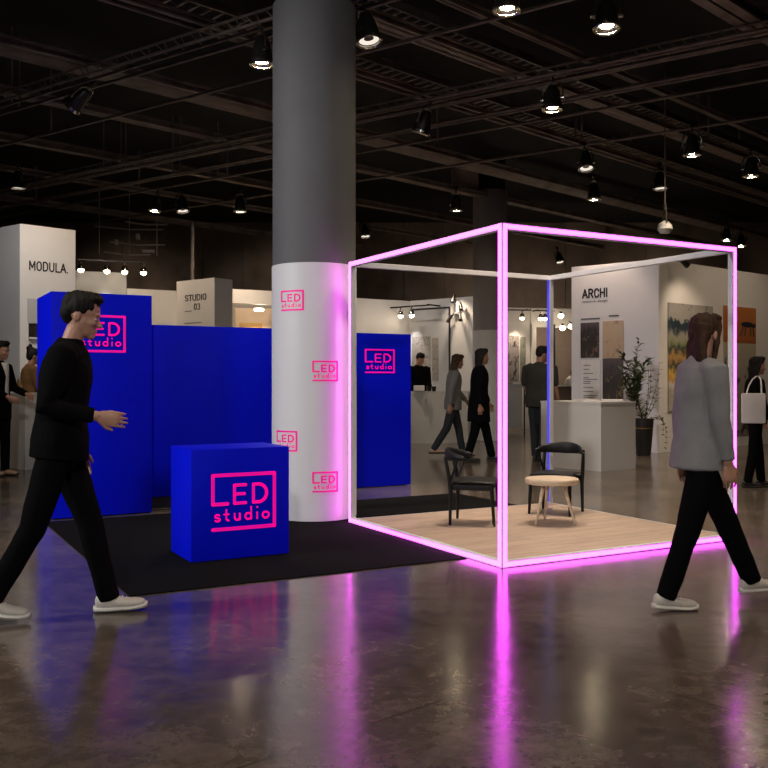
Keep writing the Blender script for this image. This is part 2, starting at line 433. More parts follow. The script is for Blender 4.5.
MB().cyl((0, 0, .28), (0, 0, .36), .03, .02, 12).tube([(0, -.10, .03), (0, -.05, .3)], .007, 6).tube([(0, .10, .03), (0, .05, .3)], .007, 6).build('socket', M_rim, o)
MB().lathe([(.01, -.09), (.07, -.08), (.115, -.02), (.105, .05), (.05, .1), (.02, .12)], 20).build('glass_shade', M_glass, o, True)

# ------------------------------------------------------------------ LED studio lettering
def seg(out, p, q, w):
    """flat stroke with round ends, as convex polygons"""
    p = Vector(p); q = Vector(q); d = (q - p)
    L = d.length; d = d / L if L > 1e-9 else Vector((1, 0)); n = Vector((-d.y, d.x)) * w / 2
    k = max(1, int(L / .12))
    for i in range(k):
        a = p + (q - p) * (i / k); c = p + (q - p) * ((i + 1) / k)
        out.append([a + n, a - n, c - n, c + n])
    for e in (p, q):
        out.append([e + Vector((math.cos(2*PI*j/12), math.sin(2*PI*j/12))) * w / 2 for j in range(12)])
def poly(out, pts, w):
    for a, c in zip(pts, pts[1:]): seg(out, a, c, w)
def arc(cx, cy, rx, ry, a0, a1, n=12):
    return [(cx + rx * math.cos(R(a0 + (a1-a0)*i/n)), cy + ry * math.sin(R(a0 + (a1-a0)*i/n))) for i in range(n + 1)]
def logo_polys(k=1.0):
    o = []; w = .050*k; h = .815
    poly(o, [(.245, .385), (.02, .385), (.02, h-.02), (.98, h-.02), (.98, .025), (.02, .025)], w)
    fr = o; o = []; ls = [o]; w = .044*k
    poly(o, [(.525, .645), (.35, .645), (.35, .385), (.525, .385)], w); poly(o, [(.35, .517), (.505, .517)], w)
    o = []; ls.append(o)
    poly(o, [(.645, .385), (.645, .645), (.725, .645)] + arc(.725, .515, .13, .13, 90, -90, 14) + [(.645, .385)], w)
    w = .024*k; bl = .145; xh = .09; m = bl + xh / 2
    o = []; ls.append(o)
    poly(o, arc(.088, m + xh*.25, .034, xh*.26, 30, 270, 8) + arc(.088, m - xh*.27, .036, xh*.26, 90, -150, 8), w)      # s
    o = []; ls.append(o)
    poly(o, [(.225, bl + .155), (.225, bl + .02), (.245, bl), (.262, bl)], w); poly(o, [(.19, bl + xh), (.262, bl + xh)], w)   # t
    o = []; ls.append(o)
    poly(o, [(.352, bl + xh), (.352, bl + .04)] + arc(.392, bl + .04, .04, .04, 180, 360, 8) + [(.432, bl + xh)], w); poly(o, [(.432, bl + xh), (.432, bl)], w)  # u
    o = []; ls.append(o)
    poly(o, arc(.563, m, .046, xh/2, 0, 360, 16), w); poly(o, [(.61, bl + .175), (.61, bl)], w)                       # d
    o = []; ls.append(o)
    poly(o, [(.705, bl + xh), (.705, bl)], w); seg(o, (.705, bl + .165), (.7051, bl + .165), w * 1.15)                  # i
    o = []; ls.append(o)
    poly(o, arc(.84, m, .05, xh/2, 0, 360, 16), w)                                                                    # o
    return fr, ls
LOGO = logo_polys(); LOGO_BOLD = logo_polys(1.45)
def logo(parent, fn, m, name, polys):
    """fn(x, y, d): logo coords and outward depth -> point"""
    bm = bmesh.new()
    for p in polys:
        f = [bm.verts.new(fn(q[0], q[1], .004)) for q in p]; g = [bm.verts.new(fn(q[0], q[1], -.002)) for q in p]
        n = len(p); bm.faces.new(f); bm.faces.new(list(reversed(g)))
        for i in range(n): bm.faces.new((f[i], g[i], g[(i+1) % n], f[(i+1) % n]))
    k = MB(); k.bm.free(); k.bm = bm
    return k.build(name, m, parent)
def wall_hit(p0, ang, px, py):
    """local (x, z) where the sight line of a picture point meets a vertical plane"""
    d = Vector((math.cos(ang), math.sin(ang))); a = (px - 384) / F
    # p0.x + t d.x = a (p0.y + t d.y)
    t = (a * p0[1] - p0[0]) / (d.x - a * d.y); Y = p0[1] + t * d.y
    return t, H + (HZ - py) * Y / F
def flat_logo(parent, p0, ang, px0, py1, px1, py0, m):
    """logo box: left px0, right px1, top py0, bottom py1 (at the left edge)"""
    x0, z0 = wall_hit(p0, ang, px0, py1); x1, _ = wall_hit(p0, ang, px1, py1); _, z1 = wall_hit(p0, ang, px0, py0)
    s = x1 - x0; q = (z1 - z0) / .815; z0 -= parent.location.z
    for nm, ps in [('logo_frame', LOGO[0])] + [('letter', q_) for q_ in LOGO[1]]: logo(parent, lambda x, y, d: Vector((x0 + x * s, -d, z0 + y * q)), m, nm, ps)

# ------------------------------------------------------------------ the stand
cf = G(502, 568.5); CW, CD, CH, PW = 2.285, 2.285, 2.320, .046
def blockthing(name, label, p, w, d, h, z0=0.0):
    o = thing(name, label, 'display block', (p.x, p.y, .0085), AU)
    MB().box((w/2, d/2, (h + z0)/2), (w, d, h - z0), bev=.006).build('block_body', M_blue, o, True)
    return o
pa = G(51, 520)
o = blockthing('display_block', 'tall blue block with pink LED studio sign, behind the man in black', pa, .915, .85, 2.065)
flat_logo(o, pa, AU, 79, 352, 125.5, 314.5, M_pink)
pb = pa + U * .927 + V * .17
o = thing('display_wall', 'plain wide blue wall joining tall block to white column', 'display wall', (pb.x, pb.y, .0085), AU)
MB().box((.80, .09, 1.8/2 + .06), (1.6, .18, 1.8 - .12), bev=.005).build('wall_body', M_blue, o, True)
MB().box((.80, .11, .065), (1.58, .12, .13)).build('plinth', M_plinth, o)
pc = G(411, 485); pc = pc - U * 1.25
o = thing('display_wall', 'narrow blue panel with pink LED studio sign right of the column', 'display wall', (pc.x, pc.y, .0085), AU)
MB().box((.625, .1, 1.82/2), (1.25, .2, 1.82), bev=.005).build('wall_body', M_blue, o, True)
flat_logo(o, pc, AU, 365, 373, 394.5, 349, mat('pink_sign_dim', (.8, .0, .30), .5, emit=(.75, .0, .30), strength=.65, var=0))
pd = G(191, 564)
o = blockthing('reception_block', 'low blue counter block with large pink LED studio sign on black carpet', pd, .728, .50, .775)
o['category'] = 'counter'
flat_logo(o, pd, AU, 211.5, 532, 275.5, 474.5, M_pink)

# column with printed wrap
RC = .388
cc = Vector(((314.3 - 384) * 8.44 / F, 8.44, 0))
o = thing('column', 'big round grey column wrapped white below with four pink LED studio prints', 'column', cc)
MB().lathe([(RC-.004, .009), (RC-.004, 4.72), (.30, 4.72)], 64).build('shaft', M_grey, o, True)
MB().lathe([(RC-.1, 4.70), (RC-.1, ZC)], 48).build('collar', M_ceil, o, True)
wz = H + (HZ - 262) * (8.44 - RC) / F
MB().lathe([(RC-.02, .010), (RC, .010), (RC+.004, .014), (RC+.004, wz-.004), (RC, wz), (RC-.02, wz)], 96).build('white_wrap', M_white, o, 'all' if False else True)
def col_logo(px, py0, py1):
    """centre px; py0 top, py1 bottom"""
    sx = (px - 314.3) / 41.5; a0 = math.asin(sx); Yl = 8.44 - RC * math.cos(a0)
    zt = H + (HZ - py0) * Yl / F; zb = H + (HZ - py1) * Yl / F; hh = (zt - zb); ww = .226 / math.cos(a0) ** .35; q = hh / .815
    for nm, ps in (('printed_frame', LOGO_BOLD[0]), ('printed_lettering', sum(LOGO_BOLD[1], []))): logo(o, lambda x, y, d: Vector((math.sin(a0 + (x-.5)*ww/RC) * (RC + .004 + d*.5), -math.cos(a0 + (x-.5)*ww/RC) * (RC + .004 + d*.5), zb + y*q)), M_pinkp, nm, ps)
col_logo(295.5, 290.5, 310.5); col_logo(328, 361, 381); col_logo(289.5, 431, 451); col_logo(328, 472, 492)

fcx = Vector(((490 - 384) * 19.5 / F, 19.5, 0))
o = thing('column', 'far grey column behind the cube with a pale wrapped base', 'column', fcx)
MB().lathe([(.365, 0), (.365, 5.33), (.3, 5.33)], 40).build('shaft', mat('far_column', (.19, .17, .165), .7), o, True)
MB().lathe([(.33, 5.32), (.33, ZC)], 32).build('collar', M_ceil, o, True)
MB().lathe([(.355, .01), (.372, .01), (.372, 2.35), (.355, 2.35)], 40).build('pale_wrap', M_wallg, o, True)
MB().box((-.55, -.1, 5.55), (.55, .4, .5), bev=.02).build('bracket', M_beam, o)
# black carpet
ca = G(130, 597); p_ = cf + V * 0.0 - U * .02
L1 = 1.0
wd = (cf - ca).dot(U) ; dp = 6.1
o = tag(MB().box((0, 0, 0), (1, 1, 1)).build('carpet', M_carpet), 'black carpet under the blue blocks and white column', 'carpet')
me = o.data; bm = bmesh.new()
wr = (cf - ca).dot(U) - .02; dfront = 0.0; dcube = (cf - ca).dot(V) + CD + .03
pts = [ca, ca + U * wr, ca + U * wr + V * dcube, ca + U * (wr + 2.0) + V * dcube, ca + U * (wr + 2.0) + V * (dcube + 1.25), ca + U * .2 + V * (dcube + 1.25)]
pts[-1] = ca + V * (dcube + 1.25)
lo = [bm.verts.new((p.x, p.y, .001)) for p in pts]; hi = [bm.verts.new((p.x, p.y, .008)) for p in pts]
bm.faces.new(hi); bm.faces.new(list(reversed(lo)))
for i in range(6): bm.faces.new((lo[i], lo[(i+1) % 6], hi[(i+1) % 6], hi[i]))
bmesh.ops.recalc_face_normals(bm, faces=bm.faces); bm.to_mesh(me); bm.free()

# light cube
o = thing('light_cube', 'open aluminium cube frame edged with glowing magenta light strips', 'light frame', cf, AU)
h_ = PW / 2; LW, LT = .030, .005
def led(parent, c, d): MB().box(c, d, bev=.002).build('glow_strip', M_led, parent)
for (x, y) in ((0, 0), (1, 0), (0, 1), (1, 1)):
    cx = h_ + x * (CW - PW); cy = h_ + y * (CD - PW)
    p = MB().box((cx, cy, CH/2), (PW, PW, CH), bev=.003).build('post', M_alu, o)
    if y == 0: led(p, (cx + (.003 if x == 0 else .006), -LT/2+.002, CH/2), (LW, LT, CH - .012))
    if x and y: MB().box((CW - PW - .002, cy, CH/2), (.006, .036, CH - 2*PW)).build('glow_strip', M_bluerefl, p)['label'] = 'blue reflection on the back post, drawn as a glowing strip'  # glowing strip added to stand for a blue reflection on the aluminium
    if (x, y) == (0, 1): led(p, (cx + .002, CD + LT/2 - .002, CH/2), (.010, LT, CH - .012))
    if (x, y) == (1, 0): led(p, (CW + LT/2 - .002, cy + .002, CH/2), (LT, LW, CH - .012))
    if x == 0: led(p, (-LT/2+.002, cy + (.003 if y == 0 else .006), CH/2), (LT, LW, CH - .012))
for z in (h_, CH - h_):
    for (c, d, l, lc, ld) in (((CW/2, h_, z), (CW - 2*PW, PW, PW), 1, (CW/2, -LT/2+.002, z), (CW - PW - .02, LT, LW)),
                              ((h_, CD/2, z), (PW, CD - 2*PW, PW), 1, (-LT/2+.002, CD/2, z), (LT, CD - PW - .02, LW)),
                              ((CW/2, CD - h_, z), (CW - 2*PW, PW, PW), 0, 0, 0), ((CW - h_, CD/2, z), (PW, CD - 2*PW, PW), 0, 0, 0)):
        if z < .1 and not l: d = (d[0], d[1], .03); c = (c[0], c[1], .016)
        p = MB().box(c, d, bev=.003).build('rail', M_alu, o)
        if l: led(p, lc, ld)
pl = cf + U * (PW + .004) + V * (PW + .004)
o = thing('wooden_platform', 'pale plank floor laid inside the glowing cube frame', 'platform', pl, AU)
ZPL = .036
MB().box(((CW - 2*PW - .008)/2, (CD - 2*PW - .008)/2, .002 + ZPL/2), (CW - 2*PW - .008, CD - 2*PW - .008, ZPL - .002), bev=.003).build('plank_deck', M_plat, o)
# deck pattern follows the stand: rotate in object space already (parent turned), so undo the material turn
ZPL += .005

# chairs
def chair_parts(o):
    # faces +X, back at -X ; footprint .40 deep x .43 wide
    for sy in (-1, 1):
        MB().tube([(-.19, sy*.205, 0), (-.185, sy*.20, .30), (-.20, sy*.205, .44), (-.235, sy*.20, .62)], [.013, .019, .019, .015], 10, up=(0, 1, 0), dome=False).build('leg', M_black, o, True)
        MB().tube([(.215, sy*.205, 0), (.19, sy*.195, .38)], [.013, .020], 10).build('leg', M_black, o, True)
    MB().box((0, .188, .345), (.37, .022, .05), bev=.006).box((0, -.188, .345), (.37, .022, .05), bev=.006).box((.18, 0, .345), (.022, .37, .05), bev=.006).box((-.175, 0, .345), (.022, .37, .05), bev=.006).build('seat_frame', M_black, o, True)
    m = MB(); rings = []
    prof = [(-.20, .17), (-.17, .195), (-.05, .205), (.10, .215), (.19, .21), (.222, .185)]
    for x, hw in prof:
        rings.append((Vector((x, 0, .392 + .010*math.cos(x*9))), Vector((0, hw, 0)), Vector((0, 0, .022))))
    m.loft(rings, 24); m.build('seat', M_black, o, True)
    # wrap-round backrest, tall in the middle, tapering into short arms
    pts = []; rs = []
    for i in range(17):
        a = R(-78 + 156 * i / 16); x = -.02 - .235 * math.cos(a); y = .235 * math.sin(a)
        k = math.cos(a * .98)
        pts.append((x, y, .605 + .035 * k)); rs.append((.014 + .004*k, .018 + .042 * max(0, k) ** 1.4))
    m = MB(); m.tube(pts, rs, 12, up=(0, 0, 1), dome=True); m.build('backrest', M_black, o, True)
    for sy in (-1, 1):
        MB().tube([(-.12, sy*.232, .60), (-.15, sy*.215, .50), (-.185, sy*.20, .41)], [.012, .012, .013], 8, up=(0, 1, 0)).build('arm_support', M_black, o, True)
bl, br, fl, fr = G(543, 508, ZPL), G(583.5, 512, ZPL), G(529, 513, ZPL), G(571, 517, ZPL)
ctr = (bl + br + fl + fr) / 4; fw = ((fl + fr) - (bl + br)).normalized()
ch = thing('armchair', 'black wooden chair with curved backrest behind the round side table', 'chair', ctr, math.atan2(fw.y, fw.x))
chair_parts(ch); ch.scale = (.92, .94, .92)
a_, c_ = G(452.5, 525, ZPL), G(495, 526.5, ZPL)
fw = (c_ - a_).normalized(); sd = Vector((-fw.y, fw.x, 0)); mid = (a_ + c_) / 2 + sd * .19 - Vector((.022, 0, 0))
copy_tree(ch, mid, math.atan2(fw.y, fw.x) - .02, 'black wooden chair seen from the side at the left of the plank floor')
tp = G(552, 525, ZPL); tp = Vector((tp.x + .02, tp.y + .12, ZPL))
o = thing('side_table', 'small round pale wood table on splayed legs between two black chairs', 'table', tp, R(15))
tz = .425 - ZPL
MB().lathe([(.20, tz-.05), (.222, tz-.045), (.228, tz-.03), (.228, tz-.008), (.222, tz), (.001, tz)], 48).build('tabletop', M_oak, o, True)
for k in range(3):
    a = R(203 + 120 * k)
    MB().tube([(.20*math.cos(a), .20*math.sin(a), 0), (.10*math.cos(a), .10*math.sin(a), tz-.045)], [.009, .017], 12).build('leg', M_oak, o, True)

# ------------------------------------------------------------------ neighbouring booths
class Fr: pass
def wall(name, label, p0, p1, z1, m, th=.08, z0=0.0, cat='exhibition wall', y0=0.0, group=None):
    p0 = Vector((p0[0], p0[1], 0)); p1 = Vector((p1[0], p1[1], 0)); d = p1 - p0
    o = thing(name, label, cat, p0, math.atan2(d.y, d.x), group)
    MB().box((d.length/2, y0 + th/2, (z0+z1)/2), (d.length, th, z1 - z0), bev=.004).build('wall_panel', m, o)
    f = Fr(); f.o = o; f.p = p0; f.a = math.atan2(d.y, d.x); f.L = d.length; f.z = z1
    return f
def hit(f, px, py): return wall_hit(f.p, f.a, px, py)
def fw_pt(f, lx, off, z):
    return Vector((f.p.x + math.cos(f.a)*lx + math.sin(f.a)*off, f.p.y + math.sin(f.a)*lx - math.cos(f.a)*off, z))
def text(f, s, px0, px1, ytop, ybot, m, name='lettering', bold=.018, pxl=None, off=.0):
    """letters whose cap height fills ytop..ybot (at px0) and whose width fills px0..px1"""
    cu = bpy.data.curves.new('t', 'FONT'); cu.body = s; cu.offset = bold; cu.extrude = 0.0; cu.resolution_u = 6
    t = bpy.data.objects.new('t', cu); COL.objects.link(t)
    dg = bpy.context.evaluated_depsgraph_get(); me = bpy.data.meshes.new_from_object(t.evaluated_get(dg))
    bpy.data.objects.remove(t); bpy.data.curves.remove(cu)
    xs = [v.co.x for v in me.vertices]; ys = [v.co.y for v in me.vertices]
    a, c, lo, hi = min(xs), max(xs), min(ys), max(ys)
    x0, z0 = hit(f, px0, ybot); x1, _ = hit(f, px1, ybot); _, z1 = hit(f, px0, ytop)
    bm = bmesh.new(); bm.from_mesh(me)
    for v in bm.verts:
        v.co = Vector((x0 + (v.co.x - a) / (c - a) * (x1 - x0), -.004 - off, z0 + (v.co.y - lo) / (hi - lo) * (z1 - z0)))
    r = bmesh.ops.extrude_face_region(bm, geom=bm.faces[:])
    bmesh.ops.translate(bm, vec=(0, .005, 0), verts=[g for g in r['geom'] if isinstance(g, bmesh.types.BMVert)])
    bpy.data.meshes.remove(me)
    k = MB(); k.bm.free(); k.bm = bm
    return k.build(name, m, f.o)
def poster(f, name, label, cat, px0, py0, px1, py1, m, th=.015, group=None, off=0.0):
    x0, z1 = hit(f, px0, py0); x1, _ = hit(f, px1, py0); _, z0 = hit(f, px0, py1)
    p = fw_pt(f, x0, off, z0)
    o = MB().box(((x1-x0)/2, -th/2-.001, (z1-z0)/2), (x1-x0, th, z1-z0)).build(name, m)
    o.location = p; o.rotation_euler = (0, 0, f.a); TM[o.name] = Matrix.Translation(p) @ Matrix.Rotation(f.a, 4, 'Z')
    tag(o, label, cat, group); o['w'] = x1 - x0; o['h'] = z1 - z0
    return o
def wallspot(f, lx, off, z, az, power, color=WARM, cone=75, size=.06, ax=None):
    power *= .62
    return light('SPOT', fw_pt(f, lx, off, z), fw_pt(f, lx if ax is None else ax, 0, az), power, color, size, cone, .8, 'booth_or_added_spot')

def caps(ch):
    o = []; P = o.append
    if ch in 'OD0':
        if ch == 'D': P([(.1, 0), (.1, 1), (.38, 1)] + arc(.38, .62, .32, .38, 90, 0, 6) + arc(.38, .38, .32, .38, 0, -90, 6) + [(.1, 0)])
        else: P(arc(.4, .66, .3, .34, 180, 0, 10) + arc(.4, .34, .3, .34, 0, -180, 10) + [(.1, .66)])
        return o, .8
    if ch == 'M': P([(.1, 0), (.1, 1), (.46, .25), (.82, 1), (.82, 0)]); return o, .92
    if ch == 'U': P([(.1, 1), (.1, .32)] + arc(.4, .32, .3, .32, 180, 360, 10) + [(.7, 1)]); return o, .8
    if ch == 'L': P([(.1, 1), (.1, 0), (.6, 0)]); return o, .66
    if ch == 'A': P([(.04, 0), (.4, 1), (.76, 0)]); P([(.17, .33), (.63, .33)]); return o, .8
    if ch == '.': P([(.1, .0), (.101, .0)]); return o, .2
    if ch == 'S': P(arc(.38, .74, .27, .26, 20, 270, 10) + arc(.38, .25, .29, .25, 90, -160, 10)); return o, .76
    if ch == 'T': P([(.02, 1), (.64, 1)]); P([(.33, 1), (.33, 0)]); return o, .66
    if ch == 'I': P([(.12, 0), (.12, 1)]); return o, .24
    if ch == '3': P(arc(.36, .75, .26, .25, 150, -80, 10)); P(arc(.36, .27, .29, .27, 85, -150, 10)); return o, .76
    if ch == 'R': P([(.1, 0), (.1, 1), (.4, 1)] + arc(.4, .75, .27, .25, 90, -90, 8) + [(.1, .5)]); P([(.4, .5), (.72, 0)]); return o, .78
    if ch == 'C': P(arc(.4, .66, .3, .34, 15, 180, 9) + arc(.4, .34, .3, .34, 180, 345, 9)); return o, .76
    if ch == 'H': P([(.1, 0), (.1, 1)]); P([(.7, 0), (.7, 1)]); P([(.1, .52), (.7, .52)]); return o, .8
    return o, .4
def sign(f, st, px0, px1, ytop, ybot, m, w=.17):
    polys = []; x = 0
    for ch in st:
        ls, adv = caps(ch); k = []
        for l in ls: poly(k, l, w)
        polys += [[Vector((p.x + x, p.y)) for p in q] for q in k]; x += adv + .12
    x -= .12
    x0, z0 = hit(f, px0, ybot); x1, _ = hit(f, px1, ybot); _, z1 = hit(f, px0, ytop)
    bm = bmesh.new(); sx = (x1 - x0) / x; sz = (z1 - z0)
    for p in polys:
        a = [bm.verts.new((x0 + q.x * sx, -.006, z0 + q.y * sz)) for q in p]; c = [bm.verts.new((x0 + q.x * sx, .001, z0 + q.y * sz)) for q in p]; n = len(p)
        bm.faces.new(a); bm.faces.new(list(reversed(c)))
        for i in range(n): bm.faces.new((a[i], c[i], c[(i+1) % n], a[(i+1) % n]))
    k = MB(); k.bm.free(); k.bm = bm
    return k.build('lettering', m, f.o)
# --- MODULA tower
q0 = W(20, 223.5, 14.5); q1 = W(75.5, 230.3, 15.16); zt = q0.z
fM = wall('exhibition_tower', 'tall white tower lettered MODULA at the far left', q0, q1, zt, M_wall, .02)
d2 = Vector((-.79, .61, 0)); s_ = q0 + d2 * 2.2
m = MB(); Lm = fM.L
m.bm.free(); m = MB()
A0 = Vector((q0.x, q0.y, 0)); B0 = Vector((q1.x, q1.y, 0)); C0 = B0 + d2 * 2.2; D0 = A0 + d2 * 2.2
def prism(pts, z0, z1):
    k = MB(); lo = [k.bm.verts.new((p.x, p.y, z0)) for p in pts]; hi = [k.bm.verts.new((p.x, p.y, z1)) for p in pts]; n = len(pts)
    k.bm.faces.new(hi); k.bm.faces.new(list(reversed(lo)))
    for i in range(n): k.bm.faces.new((lo[i], lo[(i+1) % n], hi[(i+1) % n], hi[i]))
    return k
nrm = Vector((math.sin(fM.a), -math.cos(fM.a), 0))
prism([A0 - nrm*.02, B0 - nrm*.02, C0, D0], 0, zt - .002).build('side_panel', M_wallg, fM.o, world=True)  # grey here stands for the weaker light on the white tower's side
sign(fM, 'MODULA.', 29, 68, 261, 269.5, M_ink)
poster(fM, 'display_niche', 'pale framed panel low on the white MODULA tower', 'panel', 27.5, 298.5, 40, 323, M_wallg)
poster(fM, 'photograph', 'dark photograph above a ledge on the white MODULA tower', 'photograph', 28.5, 323.2, 41, 337, art_mat('dark_photo', [(0, '#1a1512'), (.5, '#2b221c'), (1, '#120e0c')], 7, .6, 'Z', 'LINEAR', '#4a3d33', 8, .6))
poster(fM, 'ledge', 'thin pale ledge under the dark photograph on the MODULA tower', 'shelf', 28, 337.2, 41, 339, M_wall, .06)
# --- wall behind, grey and lower white runs
ga, gb, gc = W(62, 270, 18.4), W(126.5, 269.6, 18.9), W(176, 290, 19.2)
fG = wall('exhibition_wall', 'tall grey wall panel washed by a spot behind the blue block', ga, gb, ga.z, M_wallg)
fL = wall('exhibition_wall', 'long low white wall running behind the STUDIO 03 box', Vector((gb.x, gb.y + .03, 0)), W(300, 295, 20.9), H + 93.8 * 18.9 / F, M_wall)
# track light on the grey wall
def track(f, label, px0, py0, px1, py1, heads, off, color=WARM, lit=True, drop=.18):
    x0, z0 = hit(f, px0, py0); x1, z1 = hit(f, px1, py1); z = (z0 + z1) / 2
    o = thing('track_light', label, 'track light', fw_pt(f, x0, off, z), f.a)
    L = x1 - x0
    MB().box((L/2, 0, .015), (L, .035, .03)).box((.1, off/2-.01, .03), (.03, off-.03, .03)).box((L-.1, off/2-.01, .03), (.03, off-.03, .03)).build('rail', M_fix, o)
    for hx in heads:
        lx = hit(f, hx, py0)[0] - x0
        h = MB().cyl((lx, 0, 0), (lx, 0, -drop*.4), .012, n=8).lathe([(.03, -drop*.4), (.055, -drop*.55), (.065, -drop)], 16, (lx, 0, 0)).build('lamp_head', M_rim, o, True)
        MB().lathe([(.001, -drop*.96), (.06, -drop*.96), (.052, -drop*1.25), (.001, -drop*1.4)], 14, (lx, 0, 0)).build('bulb', M_bulb if lit else M_lensoff, h, True)
    return o
track(fG, 'dark track rail with four small lamps over the grey wall by MODULA', 76, 264, 145, 264, (79.5, 105, 122.5, 141), .35)
# hanging rig, pole
o = thing('hanging_rig', 'faint suspended rig of thin rods in front of the dark back wall', 'rig', W(125, 255, 22), R(10))
for k, (x, z, l) in enumerate(((-.5, .0, 1.1), (-.35, .25, 1.3), (-.7, .62, 1.6), (.0, .75, 1.0))):
    MB().tube([(x, 0, z+.06), (x + l*.5, 0, z), (x + l, 0, z + .02)], .018, 6).build('rod', M_rig, o, True)
for x in (-.6, .1, .75): MB().cyl((x, 0, .0), (x, 0, ZC - W(125, 255, 22).z), .01, n=6).build('hanging_wire', M_rig, o)
MB().box((-.2, 0, .3), (.1, .1, .14), bev=.02).box((.3, 0, .45), (.1, .1, .16), bev=.02).box((.55, 0, .1), (.3, .08, .08), bev=.02).build('lamp_pod', M_rig, o)
o = thing('upright_pole', 'thin metal pole standing behind the STUDIO 03 box', 'pole', (W(192.5, 270, 18.5).x, 18.5, 0))
MB().cyl((0, 0, 0), (0, 0, W(192, 224, 18.5).z), .035, n=12).build('shaft', M_pipe, o, True)
MB().lathe([(.16, 0), (.16, .02), (.04, .04)], 16).build('base', M_pipe, o)
# --- STUDIO 03 box
s0, s1, s2 = W(176.5, 281.5, 17.6), W(214.5, 277.5, 16.9), W(232.5, 279.7, 17.25)
zs = s1.z
fS = wall('exhibition_box', 'pale box wall lettered STUDIO 03 behind the blue wall', s0, s1, zs, M_wall, .02)
nS = Vector((math.sin(fS.a), -math.cos(fS.a), 0)); back = Vector((s2.x - s1.x, s2.y - s1.y, 0))
A0, B0 = Vector((s0.x, s0.y, 0)), Vector((s1.x, s1.y, 0))
prism([A0 - nS*.02, B0 - nS*.02, B0 + back, A0 + back], 0, zs - .002).build('side_panel', M_wall, fS.o, world=True)
sign(fS, 'STUDIO', 185, 206.5, 295.7, 301.2, M_ink)
sign(fS, '03', 194, 200.3, 304, 309.7, M_ink)
x0, z0 = hit(fS, 185, 311.5); MB().box((x0 + .1, -.003, z0), (.2, .004, .015)).build('small_print', M_inkg, fS.o)
x0, z0 = hit(fS, 184.5, 323.5); MB().box((x0 + .25, -.003, z0), (.5, .004, .012)).build('small_print', M_inkg, fS.o)
# warm lit booth right of STUDIO 03
fH = wall('booth_header', 'white booth header right of the STUDIO 03 box', W(231, 289, 18.2), W(300, 295, 18.9), W(231, 289, 18.2).z, M_wall, .08, W(231, 303, 18.2).z, 'booth header')
fWm = wall('exhibition_wall', 'warm lit peach wall inside the booth beside the big column', W(235, 307, 19.0), W(300, 310, 19.4), 2.8, M_warmp)
poster(fWm, 'painting', 'mustard landscape painting on the warm peach wall', 'painting', 239, 322.5, 262, 336, art_mat('mustard', [(0, '#8a6a2a'), (.5, '#b8862f'), (1, '#d8b078')], 6, .5))
o = tag(MB().lathe([(.09, 0), (.10, .02), (.10, .05), (.02, .06)], 16).build('downlight', M_bulb), 'small round ceiling lamp in the warm peach booth', 'lamp')
p = W(259, 311, 18.6); o.location = p
light('SPOT', (p.x, p.y - .1, p.z - .03), (p.x, p.y + .6, 0), 120, TUNG, .06, 120, .7, 'booth_or_added_spot')

# --- central booth left of far column
c0, c1, c2 = W(340, 296.5, 20.6), W(409.5, 301, 21.6), W(474, 297.5, 20.4)
zc = c1.z
fC1 = wall('exhibition_wall', 'cream booth wall above the narrow blue sign panel', c0, c1, zc, M_wall)
fC2 = wall('exhibition_wall', 'white booth wall with grey recess behind the far counter', c1, c2, zc, M_wall)
x0, z1 = hit(fC2, 411, 310); x1, _ = hit(fC2, 450, 310)
MB().box(((x0+x1)/2, -.01, z1/2), (x1-x0, .02, z1)).build('recess_panel', M_wallg, fC2.o)
MB().box((x1, -.02, z1/2), (.03, .03, z1)).box(((x0+x1)/2, -.02, z1), (x1-x0, .03, .03)).build('recess_trim', M_plinth, fC2.o)
track(fC2, 'ceiling rail with two lamps in the central booth corner', 393, 308.5, 444, 309, (414, 425), .5)
draw_m = art_mat('sketches', [(0, '#8f8780'), (1, '#9a928b')], 5, .2, 'Z', 'LINEAR', '#55504c', 11, .57)
poster(fC2, 'drawing_sheet', 'large sheet of faint grey sketches behind the attendant in black', 'drawing', 413, 337, 431, 377, draw_m, off=.022)
poster(fC2, 'drawing_sheet', 'narrow sheet of faint grey sketches between attendant and grey jacket woman', 'drawing', 433, 338, 439, 380, draw_m, off=.022)
# bracket with two spots
x0, z0 = hit(fC2, 458.5, 308)
o = thing('wall_bracket_light', 'white wall bracket with black adjustable lamps beside the far column', 'wall lamp', fw_pt(fC2, x0, .0, z0), fC2.a)
MB().box((0, -.05, 0), (.16, .1, .28), bev=.01).build('bracket_box', M_wall, o)
for dx, dz, tx in ((-.10, -.25, -.05), (.12, -.22, .10), (-.02, .2, 0), (.14, .02, .1)):
    MB().cyl((dx, -.14, dz + .08), (dx + tx, -.22, dz - .08), .035, .045, 12).cyl((dx*.4, -.08, dz*.4), (dx, -.14, dz+.06), .012, n=8).build('lamp_head', M_fix, o, True)
# --- counters
def counter(label, pts, z, m=None):
    """pts: near corner first, right end, far right, far left"""
    o = thing('counter', label, 'counter', (pts[0].x, pts[0].y, 0))
    prism(pts, .0, z - .03).build('counter_body', m or M_counter, o, world=True)
    ce = sum(pts, Vector()) / len(pts)
    prism([ce + (p - ce) * 1.012 for p in pts], z - .03, z).build('countertop', m or M_counter, o, world=True)
    return o
def par(a, b, dv): return [a, b, b + dv, a + dv]
k0 = G(411 - 25, 444.6); k1 = G(468, 442.3)
counter('long white counter in the far booth behind the walking women', par(k0, k1, Vector((.1, .4, 0))), H - 9.5 * 18.0 / F)
n0, n1, n2 = G(601, 471.6), G(541, 466.3), G(635.5, 468.3)
counter('big white counter in front of the ARCHI wall', [n0, n2, n2 + (n1 - n0), n1], H - 20 * n0.y / F)
m0, m1, m2 = G(25, 470), G(-6, 465), G(44, 468.6)
counter('white counter at the far left in front of the person in brown', [m0, m2, m2 + (m1 - m0), m1], H - 11 * m0.y / F)
